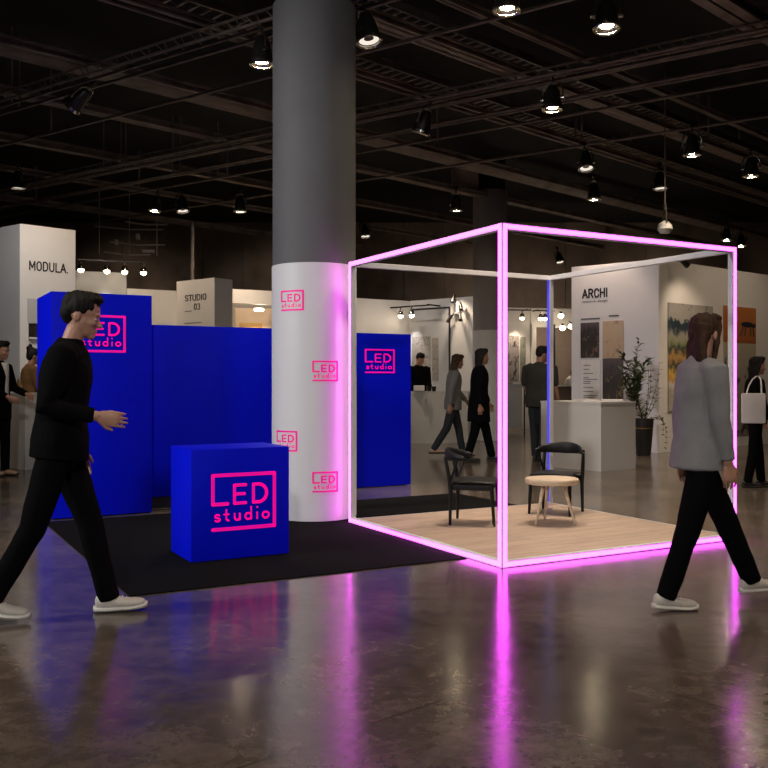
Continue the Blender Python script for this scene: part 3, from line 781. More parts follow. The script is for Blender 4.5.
# table with thin leg in the pink-lit booth
tq = W(516, 384, 22.2); zt_ = H - 2 * 22.2 / F
t0 = Vector((W(500, 0, 22).x, 22.0, 0)); t1 = Vector((W(525.5, 0, 22).x, 22.0, 0))
o = thing('display_table', 'white display table behind the front post of the cube', 'table', t0)
MB().box(((t1-t0).x/2, .3, zt_-.02), ((t1-t0).x, .6, .04)).build('tabletop', M_counter, o)
MB().box(((t1-t0).x/2 - .03, .25, (zt_ + .1)/2), ((t1-t0).x - .1, .4, zt_ - .16)).build('front_panel', M_counter, o)
for x in (.02, (t1-t0).x - .02): MB().box((x, .05, (zt_-.04)/2), (.03, .03, zt_-.04)).build('leg', M_fix, o)

# --- right-centre back booth
e0, e1, e2 = W(474, 305, 24.0), W(530, 309, 24.3), W(600, 314.5, 24.8)
zb_ = W(507, 307.5, 24.2).z
fE = wall('exhibition_wall', 'pink tinged booth wall with sketches seen through the cube', e0, e1, zb_, M_wall)
h0, h1 = Vector((e1.x + .02, e1.y + .01, 0)), Vector((e2.x, e2.y, 0))
fE2 = wall('booth_header', 'white booth header over the dark opening seen through the cube', h0, h1, zb_, M_wall, .08, hit(fE, 530, 327)[1], 'booth header')
fEb = wall('exhibition_wall', 'dim brown inner wall of the opening beside the ARCHI wall', W(528, 320, 26.0), W(620, 320, 26.4), 3.0, mat('inner_wall', (.22, .17, .14), .8))
MB().box((.06, .05, 1.4), (.12, .3, 2.8)).build('door_jamb', M_wall, fE2.o)
x_, _ = hit(fE2, 552, 330); MB().box((x_, .05, 1.4), (.10, .3, 2.8)).build('door_jamb', M_plinth, fE2.o)
poster(fE, 'drawing_sheet', 'sheet of dark botanical sketches just right of the front cube post', 'drawing', 508, 336, 519, 381, art_mat('botanic', [(0, '#8d837e'), (1, '#a39a95')], 5, .2, 'Z', 'LINEAR', '#2f2a2c', 7, .55))
poster(fE, 'drawing_sheet', 'narrow greenish sketch sheet beside the dark opening', 'drawing', 520, 337, 525.5, 381, art_mat('botanic_green', [(0, '#77766d'), (1, '#86897e')], 5, .2, 'Z', 'LINEAR', '#4a5248', 7, .57))
track(fE, 'dark track rail with lamps above the sketches in the far booth', 495, 311, 526, 312.5, (517,), .4)
track(fE2, 'short rail with two small lamps over the dark opening', 529, 312, 548, 313, (534.5, 539), .4)
for px, py, lb in ((561, 316, 'upper small round lamp left of the ARCHI wall'), (562.5, 328, 'lower small round lamp left of the ARCHI wall'), (571, 326.5, 'small round lamp touching the edge of the ARCHI wall')):
    o = thing('globe_lamp', lb, 'lamp', W(px, py, 24.0))
    MB().ell((0, 0, 0), (.075, .075, .065)).build('globe', M_bulb, o, True)
    MB().cyl((0, 0, .05), (0, 0, .12), .03, n=10).cyl((0, 0, .1), (0, .3, .16), .012, n=6).build('holder', M_fix, o, True)
p = W(560, 385, 23.2)
o = thing('wall_counter', 'narrow white ledge in front of the person in white', 'counter', (p.x, p.y, 0))
MB().box((.25, .1, p.z - .02), (1.2, .4, .04)).build('top', M_counter, o)
MB().box((.25, .15, (p.z-.04)/2), (1.1, .25, p.z - .04)).build('body', mat('ledge_body', (.2, .15, .12), .7), o)

# --- ARCHI stand
r0, r1, r2 = W(571.5, 268, 17.1), W(658.8, 259, 15.95), W(800, 281.5, 19.2)
za = r1.z
fA = wall('exhibition_wall', 'tall pale wall lettered ARCHI with pinned sheets behind the counter', r0, r1, za, M_lilac, .1)
nA = Vector((math.sin(fA.a), -math.cos(fA.a), 0))
p1_ = Vector((r1.x, r1.y, 0))
fB = wall('exhibition_wall', 'long white wall with large landscape print at the right', p1_, r2, za, M_wall, .1)
sign(fA, 'ARCHI', 582.5, 607.5, 290, 298, M_ink, .21)
text(fA, 'research design', 582, 607.5, 300.8, 303.6, M_inkg, bold=.0)
for px0, px1, py in ((581, 600, 319.3), (609, 619, 316)):
    x0, z0 = hit(fA, px0, py); x1, _ = hit(fA, px1, py)
    MB().box(((x0+x1)/2, -.003, z0), (x1-x0, .004, .025)).build('heading', M_inkg, fA.o)
dk = art_mat('dark_plate', [(0, '#3a2c28'), (.45, '#231b1a'), (.75, '#2c2224'), (1, '#5a4d52')], 4, .8, 'Z', 'LINEAR', '#6d4f48', 5, .6)
poster(fA, 'photo_print', 'dark photo print upper left under the ARCHI lettering', 'print', 581, 323, 599.3, 358, dk)
bz = poster(fA, 'sketch_print', 'beige sketch print upper right under the ARCHI lettering', 'print', 603, 321.3, 623.5, 358.3, art_mat('beige_plate', [(0, '#b5987f'), (1, '#bda48d')], 4, .4, 'Z', 'LINEAR', '#94786a', 6, .62))
MB().lathe([(.02, .06), (.035, .09), (.03, .22), (.012, .28), (.008, .33)], 12, (bz['w']*.52, -.018, 0)).build('bottle_motif', M_plinth, bz) if False else None
poster(fA, 'photo_print', 'dark brown photo print lower right, partly behind the plant', 'print', 603, 358.6, 623.5, 404, art_mat('brown_plate', [(0, '#4a3a34'), (.35, '#2c2423'), (.7, '#3a3033'), (1, '#564a4a')], 4, .8, 'Z', 'LINEAR', '#6f6038', 5, .61))
tx = poster(fA, 'text_sheet', 'pale sheet of small printed text lower left under ARCHI', 'text sheet', 581.5, 360, 600.5, 402, M_paper)
m = MB(); rr = random.Random(3)
zz = tx['h'] - .1
while zz > .05:
    l = rr.uniform(.25, .8) * tx['w']; m.box((.05 + l/2, -.018, zz), (l, .003, .012)); zz -= rr.choice((.035, .04, .075))
m.build('text_lines', M_inkg, tx)
land = art_mat('landscape_print', [(0, '#b9b0a6'), (.16, '#a89c8e'), (.25, '#d6cdc0'), (.30, '#c98f3e'), (.36, '#d8b25a'), (.42, '#24333a'), (.50, '#c69a5a'), (.56, '#2f3d42'), (.63, '#8f9468'), (.70, '#a89f92'), (.76, '#35434a'), (.83, '#2b3a44'), (.85, '#a9a49c'), (1, '#9b958c')], 8, .34, 'Z', 'LINEAR', '#2a353a', 7, .60)
lp = poster(fB, 'landscape_print', 'large abstract landscape print on the right white wall', 'print', 667.5, 302.5, 711.5, 411, land, .03)
og = poster(fB, 'orange_print', 'orange print with a dark running shape at the right', 'print', 723, 305.5, 755, 342, art_mat('orange_plate', [(0, '#9a5a2c'), (1, '#b4703a')], 4, .5), .02)
w_, hh_ = og['w'], og['h']
m = MB()
m.ell((w_*.72, -.022, hh_*.52), (w_*.2, .004, hh_*.08)); m.ell((w_*.94, -.022, hh_*.50), (w_*.05, .004, hh_*.06))
for dx, lx in ((.58, .50), (.66, .62), (.80, .82), (.86, .92)): m.tube([(w_*dx, -.022, hh_*.5), (w_*(dx+lx)/2 + .02, -.022, hh_*.36), (w_*lx, -.022, hh_*.2)], .012, 6)
m.build('dark_shape', M_plinth, og, True)
poster(fB, 'sketch_print', 'tall pale print with grey marks directly below the orange print', 'print', 723, 342.3, 755, 436, art_mat('grey_marks', [(0, '#8b8178'), (.6, '#9c9288'), (1, '#b0a58c')], 5, .4, 'Z', 'LINEAR', '#3c3838', 5, .57), .02)
# small corner spotlight of the ARCHI stand
x0, z0 = hit(fB, 662, 264)
o = thing('wall_spotlight', 'small black spotlight clipped to the top corner of the ARCHI wall', 'spotlight', fw_pt(fB, .25, .0, za - .12), fB.a)
MB().box((0, -.15, .1), (.03, .34, .03)).build('arm', M_fix, o)
MB().cyl((0, -.30, .09), (.12, -.34, .0), .045, .06, 14).build('lamp_head', M_fix, o, True)

# brochures and objects on counters
zA = H - 20 * n0.y / F
for px, py, rz, lb in ((586, 399.5, .3, 'stack of white brochures at the left on the ARCHI counter'), (612, 400, -.2, 'white leaflet at the right on the ARCHI counter')):
    p = atz(px, 0, 0) if False else None
    Y = n0.y + .4; q = Vector(((px - 384) * Y / F, Y, zA))
    o = MB().box((0, 0, .015), (.30, .21, .03)).build('brochure', M_paper); o.location = q; o.rotation_euler = (0, 0, rz); tag(o, lb, 'brochure')
zK = H - 9.5 * 18.0 / F
for px, lb in ((429, 'left dark cup on the far counter beside the attendant'), (434, 'right dark cup on the far counter beside the attendant')):
    Y = 18.35; o = MB().lathe([(.035, 0), (.05, .1), (.045, .1), (.03, .02), (.001, .02)], 14).build('cup', M_fix, None, True); o.location = ((px-384)*Y/F, Y, zK); tag(o, lb, 'cup')
Y = 18.4; o = MB().box((0, 0, .06), (.22, .14, .12), bev=.02).build('white_box', M_paper); o.location = ((419-384)*Y/F, Y, zK); tag(o, 'white box on the far counter in front of the attendant', 'box')
Y = 22.25; o = MB().box((0, 0, .02), (.4, .25, .04)).build('paper_stack', M_paper); o.location = ((517-384)*Y/F, Y, zt_); o.rotation_euler = (0, 0, .4); tag(o, 'white papers on the display table right of the front post', 'papers')
Y = m0.y + .35; o = MB().lathe([(.03, 0), (.045, .03), (.04, .12), (.02, .16), (.018, .2)], 14).build('bottle', M_brass, None, True); o.location = ((19-384)*Y/F, Y, H - 11*m0.y/F); tag(o, 'small brass bottle on the far left white counter', 'bottle')

# --- plant
def leaf(m, p, d, L, w, up):
    d = d.normalized(); s = d.cross(up)
    if s.length < 1e-3: s = Vector((1, 0, 0))
    s.normalize(); n = s.cross(d)
    vs = [m.bm.verts.new(p), m.bm.verts.new(p + d*L*.45 + s*w + n*L*.06), m.bm.verts.new(p + d*L - n*L*.1), m.bm.verts.new(p + d*L*.45 - s*w + n*L*.06), m.bm.verts.new(p + d*L*.5 - n*L*.02)]
    m.bm.faces.new((vs[0], vs[1], vs[4])); m.bm.faces.new((vs[1], vs[2], vs[4])); m.bm.faces.new((vs[2], vs[3], vs[4])); m.bm.faces.new((vs[3], vs[0], vs[4]))
pp = G(644.5, 456); pp.y += .05
o = thing('potted_plant', 'tall leafy plant in a black pot beside the ARCHI counter', 'plant', pp)
MB().lathe([(.001, 0), (.115, 0), (.12, .02), (.165, .6), (.17, .63), (.15, .63), (.145, .56), (.001, .56)], 24).build('pot', M_pot, o, True)
MB().lathe([(.001, .562), (.144, .565), (.14, .58), (.001, .585)], 18).build('soil', M_soil, o)
MB().lathe([(.150, .46), (.158, .46), (.160, .48), (.150, .48)], 24).build('pot_band', M_brass, o, True)
rr = random.Random(11); st = MB(); lf = MB(); lf2 = MB()
def stem(base, tip, bend, n, r0, L, w, tgt, drop=0):
    pts = []
    for i in range(n + 1):
        t = i / n; p = base.lerp(tip, t) + Vector((math.sin(t*PI)*bend[0], math.sin(t*PI)*bend[1], drop*math.sin(t*PI))); pts.append(p)
    st.tube(pts, [r0 * (1 - .75*i/n) for i in range(n + 1)], 6)
    for i in range(1, n + 1):
        for k in range(2 + (i % 2)):
            a = rr.uniform(0, 2*PI); d = Vector((math.cos(a), math.sin(a), rr.uniform(.2, 1.1))); leaf(tgt, pts[i], d, L * rr.uniform(.7, 1.2), w, Vector((0, 0, 1)))
B = Vector((0, 0, .58))
stem(B, Vector((-.08, .0, 1.95)), (-.10, 0), 22, .012, .13, .022, lf)
for k in range(14):
    a = rr.uniform(0, 2*PI); z = rr.uniform(.75, 1.3); hgt = rr.uniform(.25, .55)
    q = Vector((-.12, 0, z)); stem(q, q + Vector((math.cos(a)*.24, math.sin(a)*.2, hgt)), (0, 0), 9, .007, .15, .028, lf)
stem(B, Vector((-.42, -.05, 1.25)), (0, 0), 10, .008, .14, .03, lf2); stem(B, Vector((-.34, -.1, 1.45)), (0, 0), 10, .008, .14, .03, lf2)
for k in range(4): stem(B, Vector((rr.uniform(.05, .25), rr.uniform(-.2, .1), rr.uniform(1.1, 1.75))), (.05, 0), 10, .006, .09, .014, lf)
stem(B + Vector((.05, 0, 0)), Vector((.34, -.12, .12)), (.12, 0), 12, .006, .07, .016, lf2, .22); stem(B + Vector((.05, -.05, 0)), Vector((.28, -.15, .35)), (.1, 0), 9, .006, .07, .016, lf2, .18)
st.build('stem', M_bark, o, True); f_ = lf.build('foliage', M_leaf, o); f2_ = lf2.build('foliage', M_leaf2, o); f2_['label'] = 'yellow-green leaves'

# ------------------------------------------------------------------ people
def human(label, loc, rotz, h, near=False, female=False, legs=((0, 0), (0, 0)), arms=((5, 6, 10, 0), (5, 6, 10, 0)), lean=0, hyaw=0, hpitch=0,
          top='sweater', hem=.84, sleeve=1.0, m_top=None, m_leg=None, m_shoe=None, m_hair=None, hair='short', m_skin=None, loose=1.0, footp=(0, 0), undershirt=None, flare=0.0, bulk=1.0, collar=False):
    o = thing('person', label, 'person', loc, rotz)
    sc = h / 1.75; m_skin = m_skin or M_skin
    vx = (.0046 if near else .0105); vc = (.010 if near else .015)
    shw = (.165 if female else .19) * bulk
    Ln = R(lean); piv = Vector((0, 0, .93))
    def Uq(p):
        p = Vector(p); q = p - piv
        return piv + Vector((q.x*math.cos(Ln) + q.z*math.sin(Ln), q.y, -q.x*math.sin(Ln) + q.z*math.cos(Ln)))
    def Ud(d): return Uq(piv + Vector(d)) - piv
    D = lambda a: Vector((math.sin(R(a)), 0, -math.cos(R(a))))
    hips = [Vector((0, -.088, .91)), Vector((0, .088, .91))]; knees = []; ank = []
    for i in (0, 1):
        k_ = hips[i] + D(legs[i][0]) * .43; knees.append(k_); ank.append(k_ + D(legs[i][0] - legs[i][1]) * .41)
        ank[i].y *= .8; knees[i].y *= .92
    foot = []
    for i in (0, 1):
        fp = R(footp[i]); f = Vector((math.cos(fp), 0, -math.sin(fp))); n = Vector((math.sin(fp), 0, math.cos(fp)))
        foot.append((f, n))
    low = min(min((ank[i] - foot[i][1]*.078 + foot[i][0]*s).z for s in (-.06, .13)) for i in (0, 1))
    dz = Vector((0, 0, -low))
    hips = [p + dz for p in hips]; knees = [p + dz for p in knees]; ank = [p + dz for p in ank]
    piv0 = piv.copy(); up = lambda p: Uq(p) + dz
    sh = [up((0, -shw, 1.405)), up((0, shw, 1.405))]; el = []; wr = []; fdir = []
    for i, sg in ((0, -1), (1, 1)):
        fl, ab, eb, inn = arms[i]
        d = Vector((math.sin(R(fl))*math.cos(R(ab)), sg*math.sin(R(ab)), -math.cos(R(fl))*math.cos(R(ab)))); d = Ud(d)
        e = sh[i] + d * .285; f = Vector((math.sin(R(fl+eb))*math.cos(R(inn)), -sg*math.sin(R(inn)) + sg*.4*math.sin(R(ab)), -math.cos(R(fl+eb))*math.cos(R(inn)))).normalized(); f = Ud(f)
        el.append(e); wr.append(e + f * .245); fdir.append(f)
    # ---- body: one continuous surface
    m = MB()
    Ax, Ay = Ud((1, 0, 0)), Vector((0, 1, 0))
    wst = .88 if female else 1.0
    tor = [(.90, .085, .135), (.98, .092, .145), (1.08, .08, .118*wst), (1.20, .09, .13*wst), (1.30, .098, .15), (1.38, .085, shw*.86), (1.43, .06, shw*.62), (1.47, .05, .055)]
    m.loft([(up((0, 0, z)), Ax*a, Ay*c*bulk) for z, a, c in tor], 20)
    hp = Matrix.Rotation(R(hyaw), 3, 'Z') @ Matrix.Rotation(R(hpitch), 3, 'Y'); nb = Vector((.0, 0, 1.47)); hc = nb + Vector((.022, 0, .145))
    ns = .92 if female else 1.0
    m.tube([up((-.01, 0, 1.40)), up((.0, 0, 1.47)), up(hc - Vector((.0, 0, .07)))], [.058*ns, .052*ns, .054*ns], 16)
    def hd(p): return up(nb + hp @ (Vector(p) + (hc - nb)))
    hrot = Matrix.Rotation(Ln, 3, 'Y') @ hp
    def he(p, r, extra=None): m.ell(hd(p), r, hrot if extra is None else hrot @ extra, 18)
    he((-.008, 0, .035), (.098, .077, .092)); he((.015, 0, -.02), (.078, .066, .085)); he((.03, 0, -.068), (.055, .05, .042)); he((.066, 0, -.092), (.024, .026, .02))
    he((.078, 0, .022), (.018, .052, .012)); he((.088, 0, -.018), (.014, .012, .030), Matrix.Rotation(R(-20), 3, 'Y')); he((.102, 0, -.032), (.014, .016, .011))
    he((.082, 0, -.062), (.014, .024, .006)); he((.080, 0, -.073), (.013, .021, .006))
    for sg in (-1, 1):
        he((.058, sg*.036, -.025), (.028, .024, .022)); he((-.012, sg*.076, -.005), (.020, .010, .032)); he((.070, sg*.03, .004), (.012, .015, .010))
    for i, sg in ((0, -1), (1, 1)):
        m.tube([sh[i] + Ud((0, -sg*.04, 0)), sh[i], el[i], wr[i]], [.045, .043, .036, .026], 14, dome=True)
        m.tube([hips[i], knees[i], ank[i]], [.078, .05, .036], 14, dome=True)
        f, n = foot[i]
        m.tube([ank[i], ank[i] - n*.03 + f*.02], [.035, .034], 10, dome=True)
        m.tube([ank[i] - n*.045 - f*.035, ank[i] - n*.045 + f*.06, ank[i] - n*.055 + f*.15], [.026, .030, .018], 10, dome=True)
        # hand: palm, four fingers, thumb
        d = fdir[i]; side = Vector((0, sg, 0)); side = (side - d * side.dot(d)).normalized()       # back of the hand faces outwards
        fwd = side.cross(d) * sg                                                                   # towards thumb edge
        if fwd.x < 0 and abs(d.x) < .8: fwd = -fwd
        w0 = wr[i]
        m.tube([w0, w0 + d*.03, w0 + d*.09], [(.022, .018), (.034, .017), (.038, .014)], 12, up=tuple(side), dome=True)
        for q, (off, ln) in enumerate(((.033, .068), (.011, .078), (-.011, .072), (-.033, .056))):
            p = w0 + d*.09 + fwd*off; cur = d.copy(); pts = [p - d*.03, p]
            for s_ in range(3):
                ang = R((14, 22, 20)[s_]); cur = (cur*math.cos(ang) - side*math.sin(ang)).normalized(); p = p + cur * ln * (.42, .32, .26)[s_]; pts.append(p)
            m.tube(pts, [.0088, .0086, .0080, .0074, .0062], 8, dome=True)
        p = w0 + d*.025 + fwd*.024; tdir = (d*.75 + fwd*.6 - side*.25).normalized(); p2 = p + tdir*.045; t2 = (d*.95 + fwd*.2 - side*.3).normalized()
        m.tube([p - tdir*.015, p, p2, p2 + t2*.032], [.014, .0135, .0105, .008], 8, dome=True)
    remesh(m, 'body', m_skin, o, vx, 2, sc=sc)
    if near:
        for sg in (-1, 1):
            e = MB(); e.ell(hd((.074, sg*.032, -.004)) * sc, (.011*sc, .013*sc, .009*sc), hrot); e.build('eye', M_eyew, o, True)
    # ---- trousers
    m = MB(); fat = loose
    m.loft([(hips[0].lerp(hips[1], .5) + Vector((0, 0, z)), Vector((a, 0, 0)), Vector((0, c, 0))) for z, a, c in ((-.11, .07, .095), (-.06, .096, .148), (.0, .100, .155), (.08, .098, .148), (.14, .092, .13))], 20)
    for i in (0, 1):
        kn, an = knees[i], ank[i]; sdir = (an - kn).normalized()
        m.tube([hips[i] + Vector((0, 0, .02)), hips[i].lerp(kn, .5), kn, kn.lerp(an, .45), an + sdir*.015], [.086, .078*fat, .064*fat, .060*fat, .054*fat], 16)
    remesh(m, 'trousers', m_leg or M_clb, o, vc, 3, .006 if near else .003, 9, (1, 1, .5), sc)
    # ---- shoes
    for i in (0, 1):
        f, n = foot[i]; s = Vector((0, 1, 0)); base = ank[i] - n*.078
        def q(x, z): return base + f*x + n*z
        m = MB()
        m.loft([(q(x, z), s*w, n*hh) for x, z, w, hh in ((-.072, .05, .012, .02), (-.065, .05, .030, .036), (-.03, .052, .037, .042), (.03, .05, .041, .036), (.09, .04, .046, .026), (.14, .038, .044, .025), (.175, .036, .033, .021), (.19, .034, .015, .014))], 18)
        m.tube([q(-.005, .06), q(-.012, .098)], [.042, .043], 14)
        sh_ = remesh(m, 'shoe', m_shoe or M_shoe, o, .007 if near else .012, 2, sc=sc)
        m = MB(); m.loft([(q(x, z), s*w, n*.016) for x, z, w in ((-.082, .022, .014), (-.07, .017, .035), (-.02, .014, .041), (.04, .014, .043), (.10, .014, .05), (.15, .016, .047), (.185, .021, .034), (.20, .025, .014))], 18)
        for v in m.bm.verts: v.co = v.co * sc
        m.build('sole', M_sole if (m_shoe or M_shoe) is M_shoe else M_shoeb, sh_, True)
        if near:
            m = MB()
            for k in range(4):
                x = .045 + k*.022; zt2 = .083 - k*.009
                m.tube([q(x, zt2 - .012) - s*.03, q(x + .004, zt2 + .003), q(x, zt2 - .012) + s*.03], .0035, 6)
            for v in m.bm.verts: v.co = v.co * sc
            m.build('laces', M_sole, sh_, True)
    # ---- top
    def top_mesh(hm, gx, slv, op=False):
        m = MB()
        prof = [(1.492, .058, .060), (1.476, .064, .070), (1.455, .075, .105), (1.42, .098, shw*.93), (1.36, .118, shw*1.02), (1.28, .128, shw*.98), (1.16, .122, shw*.93*(.93 if female else 1)), (1.05, .124, shw*.93), (.95, .140, shw*1.0)]
        prof = [p for p in prof if p[0] > hm + .03] + [(hm, .142 + flare, shw*.96 + flare)]
        rings = []
        for z, a, c in prof:
            rings.append((up((-.004, 0, z)) if z > .93 else (Vector((-.004, 0, z)) + dz), Ax*a*gx, Ay*c*gx))
        m.loft(rings, 24)
        for i in (0, 1):
            sg = (-1, 1)[i]
            a0 = sh[i] + Ud((0, -sg*.05, 0)); w_e = el[i] if slv < .6 else wr[i]
            if slv < .6: m.tube([a0, sh[i], sh[i].lerp(el[i], slv*1.6)], [.072*gx, .070*gx, .060*gx], 14, dome=True)
            else: m.tube([a0, sh[i], sh[i].lerp(el[i], .5), el[i], el[i].lerp(wr[i], .55), wr[i] - fdir[i]*.01], [.072*gx, .068*gx, .060*gx, .054*gx, .047*gx, .040*gx], 14, dome=False)
        return m
    remesh(top_mesh(hem, loose, sleeve), {'sweater': 'sweater', 'tee': 'shirt', 'coat': 'coat', 'jacket': 'jacket'}[top], m_top or M_clb, o, vc, 3, .010 if near else .005, 7, (1, 1, .7), sc)
    if undershirt is not None:
        m = MB(); m.loft([(up((.075, 0, z)), Ax*.062, Ay*c) for z, c in ((1.0, .055), (1.2, .055), (1.38, .06), (1.46, .045))], 14)
        remesh(m, 'shirt_front', undershirt, o, .012, 2, sc=sc)
    # ---- hair
    m = MB()
    def hh(p, r): m.ell(hd(p), r, hrot, 16)
    hh((-.016, 0, .056), (.102, .081, .078)); hh((-.056, 0, .008 if hair != 'short' else .018), (.055, .072, .085 if hair != 'short' else .074)); hh((.052, 0, .100), (.045, .060, .026))
    for sg in (-1, 1): hh((-.018, sg*.068, .04), (.05, .018, .045))
    if hair == 'short':
        hh((.030, .01, .116), (.055, .060, .022))
    if hair in ('long', 'vlong'):
        e = -.30 if hair == 'vlong' else -.23
        m.loft([(hd((x, 0, z)), hrot @ Vector((a, 0, 0)), Vector((0, c, 0))) for x, z, a, c in ((-.045, .06, .066, .080), (-.055, -.03, .056, .084), (-.060, -.10, .048, .088), (-.055, e*.72, .042, .092), (-.045, e, .026, .070), (-.04, e - .025, .010, .03))], 18)
        for sg in (-1, 1): m.tube([hd((.045, sg*.062, .075)), hd((.012, sg*.083, .02)), hd((-.015, sg*.086, -.06)), hd((-.03, sg*.084, e*.85))], [.016, .016, .020, .012], 10, dome=True)
        for sg in (-1, 1): m.ell(hd((.040, sg*.035, .105)), (.045, .038, .030), hrot, 14)
    if hair == 'bun': hh((-.085, 0, .11), (.045, .045, .042)); hh((-.075, 0, .15), (.03, .03, .03))
    remesh(m, 'hair', m_hair or M_hairb, o, .008 if near else .012, 1, .007 if near else .005, 38, (1, 1, .14), sc)
    o['wr'] = [tuple(frame_mat(o) @ (w * sc)) for w in wr][0]
    return o

# the two walkers in front
pm = Vector(((60 - 384) * 4.83 / F, 4.83, 0))
human('man in black striding right in white sneakers, in front of the tall blue block', pm, R(11), 1.775, True, False,
      legs=((-17, 12), (19, 5)), arms=((-11, 9, 96, 8), (-6, 5, 28, 0)), lean=6, hpitch=6, top='sweater', hem=.86, m_top=M_clb, m_leg=M_clb, m_shoe=M_shoe, m_hair=M_hairb, loose=1.06, footp=(8, -2))
pw = Vector(((700 - 384) * 5.06 / F, 5.06, 0))
human('brown haired woman in a loose light grey sweater walking past the cube right corner', pw, R(8), 1.66, True, True,
      legs=((-15, 4), (27, 3)), arms=((5, 3, 6, 0), (-5, 3, 8, 0)), lean=1, hyaw=32, hpitch=4, top='sweater', hem=.83, m_top=M_clg, m_leg=M_clb, m_shoe=M_shoe, m_hair=M_hairbr, hair='long', loose=1.10, footp=(4, -4), flare=.012)
# visitors further back
def stand(px, py): return G(px, py)
human('woman in dim grey jacket with long brown hair walking by the far counter', stand(453, 457), R(4), 1.74, False, True, legs=((-16, 16), (14, 4)), arms=((-14, 6, 12, 0), (16, 6, 30, 0)), lean=3, hpitch=8,
      top='jacket', hem=.80, m_top=M_cldg, m_leg=M_jean, m_shoe=M_shoet, m_hair=M_hairbr, hair='long', m_skin=M_skind, loose=1.06)
human('long haired visitor in black coat walking between grey jacket woman and cube post', stand(479, 461.5), R(2), 1.80, False, True, legs=((-10, 6), (16, 4)), arms=((-6, 6, 10, 0), (14, 6, 12, 0)), lean=2,
      top='coat', hem=.62, m_top=M_clb, m_leg=M_clb, m_shoe=M_shoeb, m_hair=M_hairb, hair='long', m_skin=M_skind, loose=1.12, flare=.02)
human('man in dark olive tee and jeans seen through the cube with back turned', stand(539, 461), R(62), 1.83, False, False, legs=((-4, 2), (5, 4)), arms=((8, 8, 15, 0), (6, 8, 40, 10)), lean=3, hpitch=10, hyaw=-40,
      top='tee', sleeve=.5, hem=.80, m_top=M_clc, m_leg=M_jean, m_shoe=M_shoeb, m_hair=M_hairb, hair='short', m_skin=M_skind, loose=1.10, bulk=1.05)
p = Vector(((418 - 384) * 19.5 / F, 19.5, 0))
human('attendant in black behind the far counter beside the narrow blue panel', p, R(-70), 1.90, False, False, arms=((8, 4, 62, 15), (8, 4, 62, 15)), hpitch=22, lean=4,
      top='sweater', hem=.86, m_top=M_clb, m_leg=M_clb, m_shoe=M_shoeb, m_hair=M_hairb, hair='short', m_skin=M_skin)
p = Vector(((566 - 384) * 23.9 / F, 23.9, 0))
human('person in white shirt bending over a ledge left of the ARCHI wall', p, R(-25), 1.66, False, True, arms=((30, 6, 40, 0), (35, 6, 40, 0)), lean=16, hpitch=12,
      top='sweater', hem=.84, m_top=M_clw, m_leg=M_clb, m_shoe=M_shoeb, m_hair=M_hairb, hair='bun', m_skin=M_skind)
human('person at the left edge in white shirt and open black jacket', stand(-1, 476), R(-14), 1.80, False, True, legs=((-3, 2), (4, 3)), arms=((5, 5, 60, 10), (15, 5, 55, 10)), hpitch=8,
      top='jacket', hem=.72, m_top=M_clb, m_leg=M_clb, m_shoe=M_shoet, m_hair=M_hairb, hair='short', undershirt=M_clw, m_skin=M_skin, loose=1.04)
p = Vector(((30.5 - 384) * 14.0 / F, 14.0, 0))
human('person in brown top with hair bun behind the far left counter', p, R(40), 1.78, False, True, arms=((12, 8, 30, 0), (12, 8, 30, 0)), hpitch=10,
      top='sweater', hem=.84, m_top=M_clbr, m_leg=M_clb, m_shoe=M_shoeb, m_hair=M_hairb, hair='bun', m_skin=M_skind, loose=1.12)
rp = stand(755, 487)
o = human('dark haired woman in black at the right edge carrying a white bag', rp, R(-5), 1.56, False, True, legs=((-6, 4), (9, 4)), arms=((6, 10, 18, 0), (6, 6, 20, 0)), hpitch=4,
      top='sweater', hem=.84, m_top=M_clb, m_leg=M_clb, m_shoe=M_shoeb, m_hair=M_hairb, hair='long', m_skin=M_skin, loose=1.05)
bg = thing('shoulder_bag', 'white bag hanging from the shoulder of the woman at the right edge', 'bag', rp + Vector((0, 0, .77)), R(-5))
MB().box((-.11, -.30, .175), (.27, .05, .35), bev=.02).build('bag_body', M_clw, bg, True)
MB().tube([(-.19, -.30, .34), (-.15, -.265, .44), (-.09, -.21, .515), (-.03, -.14, .545), (.0, -.14, .545), (.0, -.21, .515), (-.01, -.265, .44), (-.02, -.30, .34)], .009, 6).build('strap', M_clw, bg, True)

# ------------------------------------------------------------------ lamps of the booths and added hall lights
# unseen spots put in above and in front of the stand to light it
light('SPOT', (-9.5, 2.5, 5.0), (-1.6, 8.2, 1.0), 2300, NEUT, .3, 50, .7, 'unseen_spot')
light('SPOT', (-.3, -4.5, 5.0), (-1.2, 8.0, 1.0), 1150, NEUT, .3, 46, .7, 'unseen_spot')
light('SPOT', (5.5, -1.0, 5.0), (3.2, 7.0, .8), 230, WARM, .25, 60, .7, 'unseen_spot')
light('SPOT', (1.5, 7.5, 4.6), (1.3, 7.5, 0), 230, NEUT, .15, 44, .8, 'unseen_spot')
for x, y, e in ((-3.2, 4.2, 260), (.4, 3.6, 180), (3.2, 4.6, 300), (-.6, 5.2, 200), (2.2, 2.4, 120), (-2.0, 2.4, 120), (5.5, 9.5, 260), (-5.5, 8.5, 200), (2.5, 12.5, 260)):
    light('SPOT', (x, y, 4.75), (x, y, 0), e * .5, WARM, .12, 95, .9, 'added_downlight')  # downlights added without fixtures to brighten the floor
for x in (-12, -7.5, -3, 3, 8, 13):
    light('SPOT', (x, 24.8, 4.5), (x, 27, 3.6), 22, WARM, .1, 110, .9, 'added_wall_wash')  # washers added without fixtures to lift the dark back wall
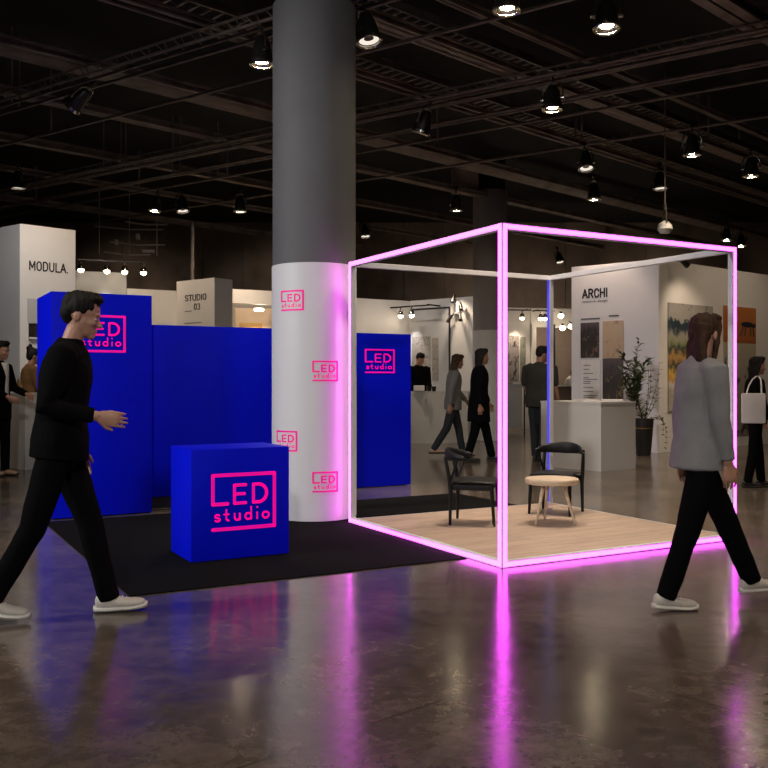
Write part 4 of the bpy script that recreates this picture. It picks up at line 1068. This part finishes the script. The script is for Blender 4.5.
# booth lamps, plus an added spot over the left counter
wallspot(fM, fM.L*.55, 1.6, 4.6, 2.9, 130, WARM, 75)
light('SPOT', fw_pt(fM, -1.6, 2.2, 4.6), (q0.x - .8, q0.y + .6, 1.8), 220, NEUT, .1, 80, .8, 'booth_or_added_spot')
wallspot(fG, hit(fG, 105, 270)[0], .28, hit(fG, 105, 276.5)[1], 1.5, 70, NEUT, 70)
wallspot(fG, 1.0, 3, 4.6, 2.4, 160, WARM, 80)
wallspot(fL, 2.0, 3, 4.6, 2.4, 130, WARM, 90); wallspot(fL, 5.0, 2.5, 4.6, 2.4, 90, WARM, 90)
light('SPOT', (-5.4, 10.3, 4.7), (-5.2, 13.0, .5), 130, WARM, .1, 60, .8, 'booth_or_added_spot')  # added spot with no fixture, brightens the far left counter
wallspot(fS, .5, 2.5, 4.6, 2.6, 260, WARM, 60)
wallspot(fH, 1.0, 2.2, 4.6, 2.8, 120, WARM, 60)
wallspot(fC1, .9, 1.2, 3.0, 1.8, 28, WARM, 110)
wallspot(fC2, hit(fC2, 416, 312)[0], .32, hit(fC2, 416, 319)[1], 1.6, 70, NEUT, 60)
wallspot(fC2, .8, 3, 4.6, 1.8, 180, NEUT, 80)
wallspot(fC2, hit(fC2, 460, 300)[0], .4, hit(fC2, 460, 299)[1] + .2, 1.9, 110, WARM, 90)
wallspot(fE, hit(fE, 515, 314)[0], .3, hit(fE, 515, 321)[1], 1.4, 90, WARM, 75)
wallspot(fE2, hit(fE2, 540, 318)[0], .25, hit(fE2, 539, 319)[1], 2.0, 40, WARM, 70)
wallspot(fE, .9, 3, 4.6, 1.8, 120, WARM, 80)
light('POINT', W(562, 340, 24.8), (0, 0, 0), 45, WARM, .1)
wallspot(fA, fA.L*.4, 3.2, 4.8, 2.0, 100, NEUT, 75)
wallspot(fB, .35, .8, za - .05, 2.0, 60, WARM, 85, ax=.8)
wallspot(fB, 2.4, 3.0, 4.8, 1.9, 220, WARM, 80)

w = bpy.data.worlds.new('World'); SC.world = w; w.use_nodes = True
w.node_tree.nodes['Background'].inputs[0].default_value = (.9, .8, .72, 1); w.node_tree.nodes['Background'].inputs[1].default_value = .0

# ------------------------------------------------------------------ camera
cam = bpy.data.cameras.new('Camera'); cam.sensor_width = 36; cam.sensor_fit = 'HORIZONTAL'; cam.lens = F / 768 * 36; cam.shift_y = -(384 - HZ) / 768
cam.clip_end = 200
co = bpy.data.objects.new('Camera', cam); COL.objects.link(co); co.location = (0, 0, H); co.rotation_euler = (PI/2, 0, 0)
SC.camera = co
SC.view_settings.view_transform = 'Standard'; SC.view_settings.look = 'None'; SC.view_settings.exposure = 0; SC.view_settings.gamma = 1; SC.view_settings.use_curve_mapping = False
try:
    SC.cycles.use_denoising = True; SC.cycles.sample_clamp_indirect = 12; SC.cycles.max_bounces = 8
except Exception: pass
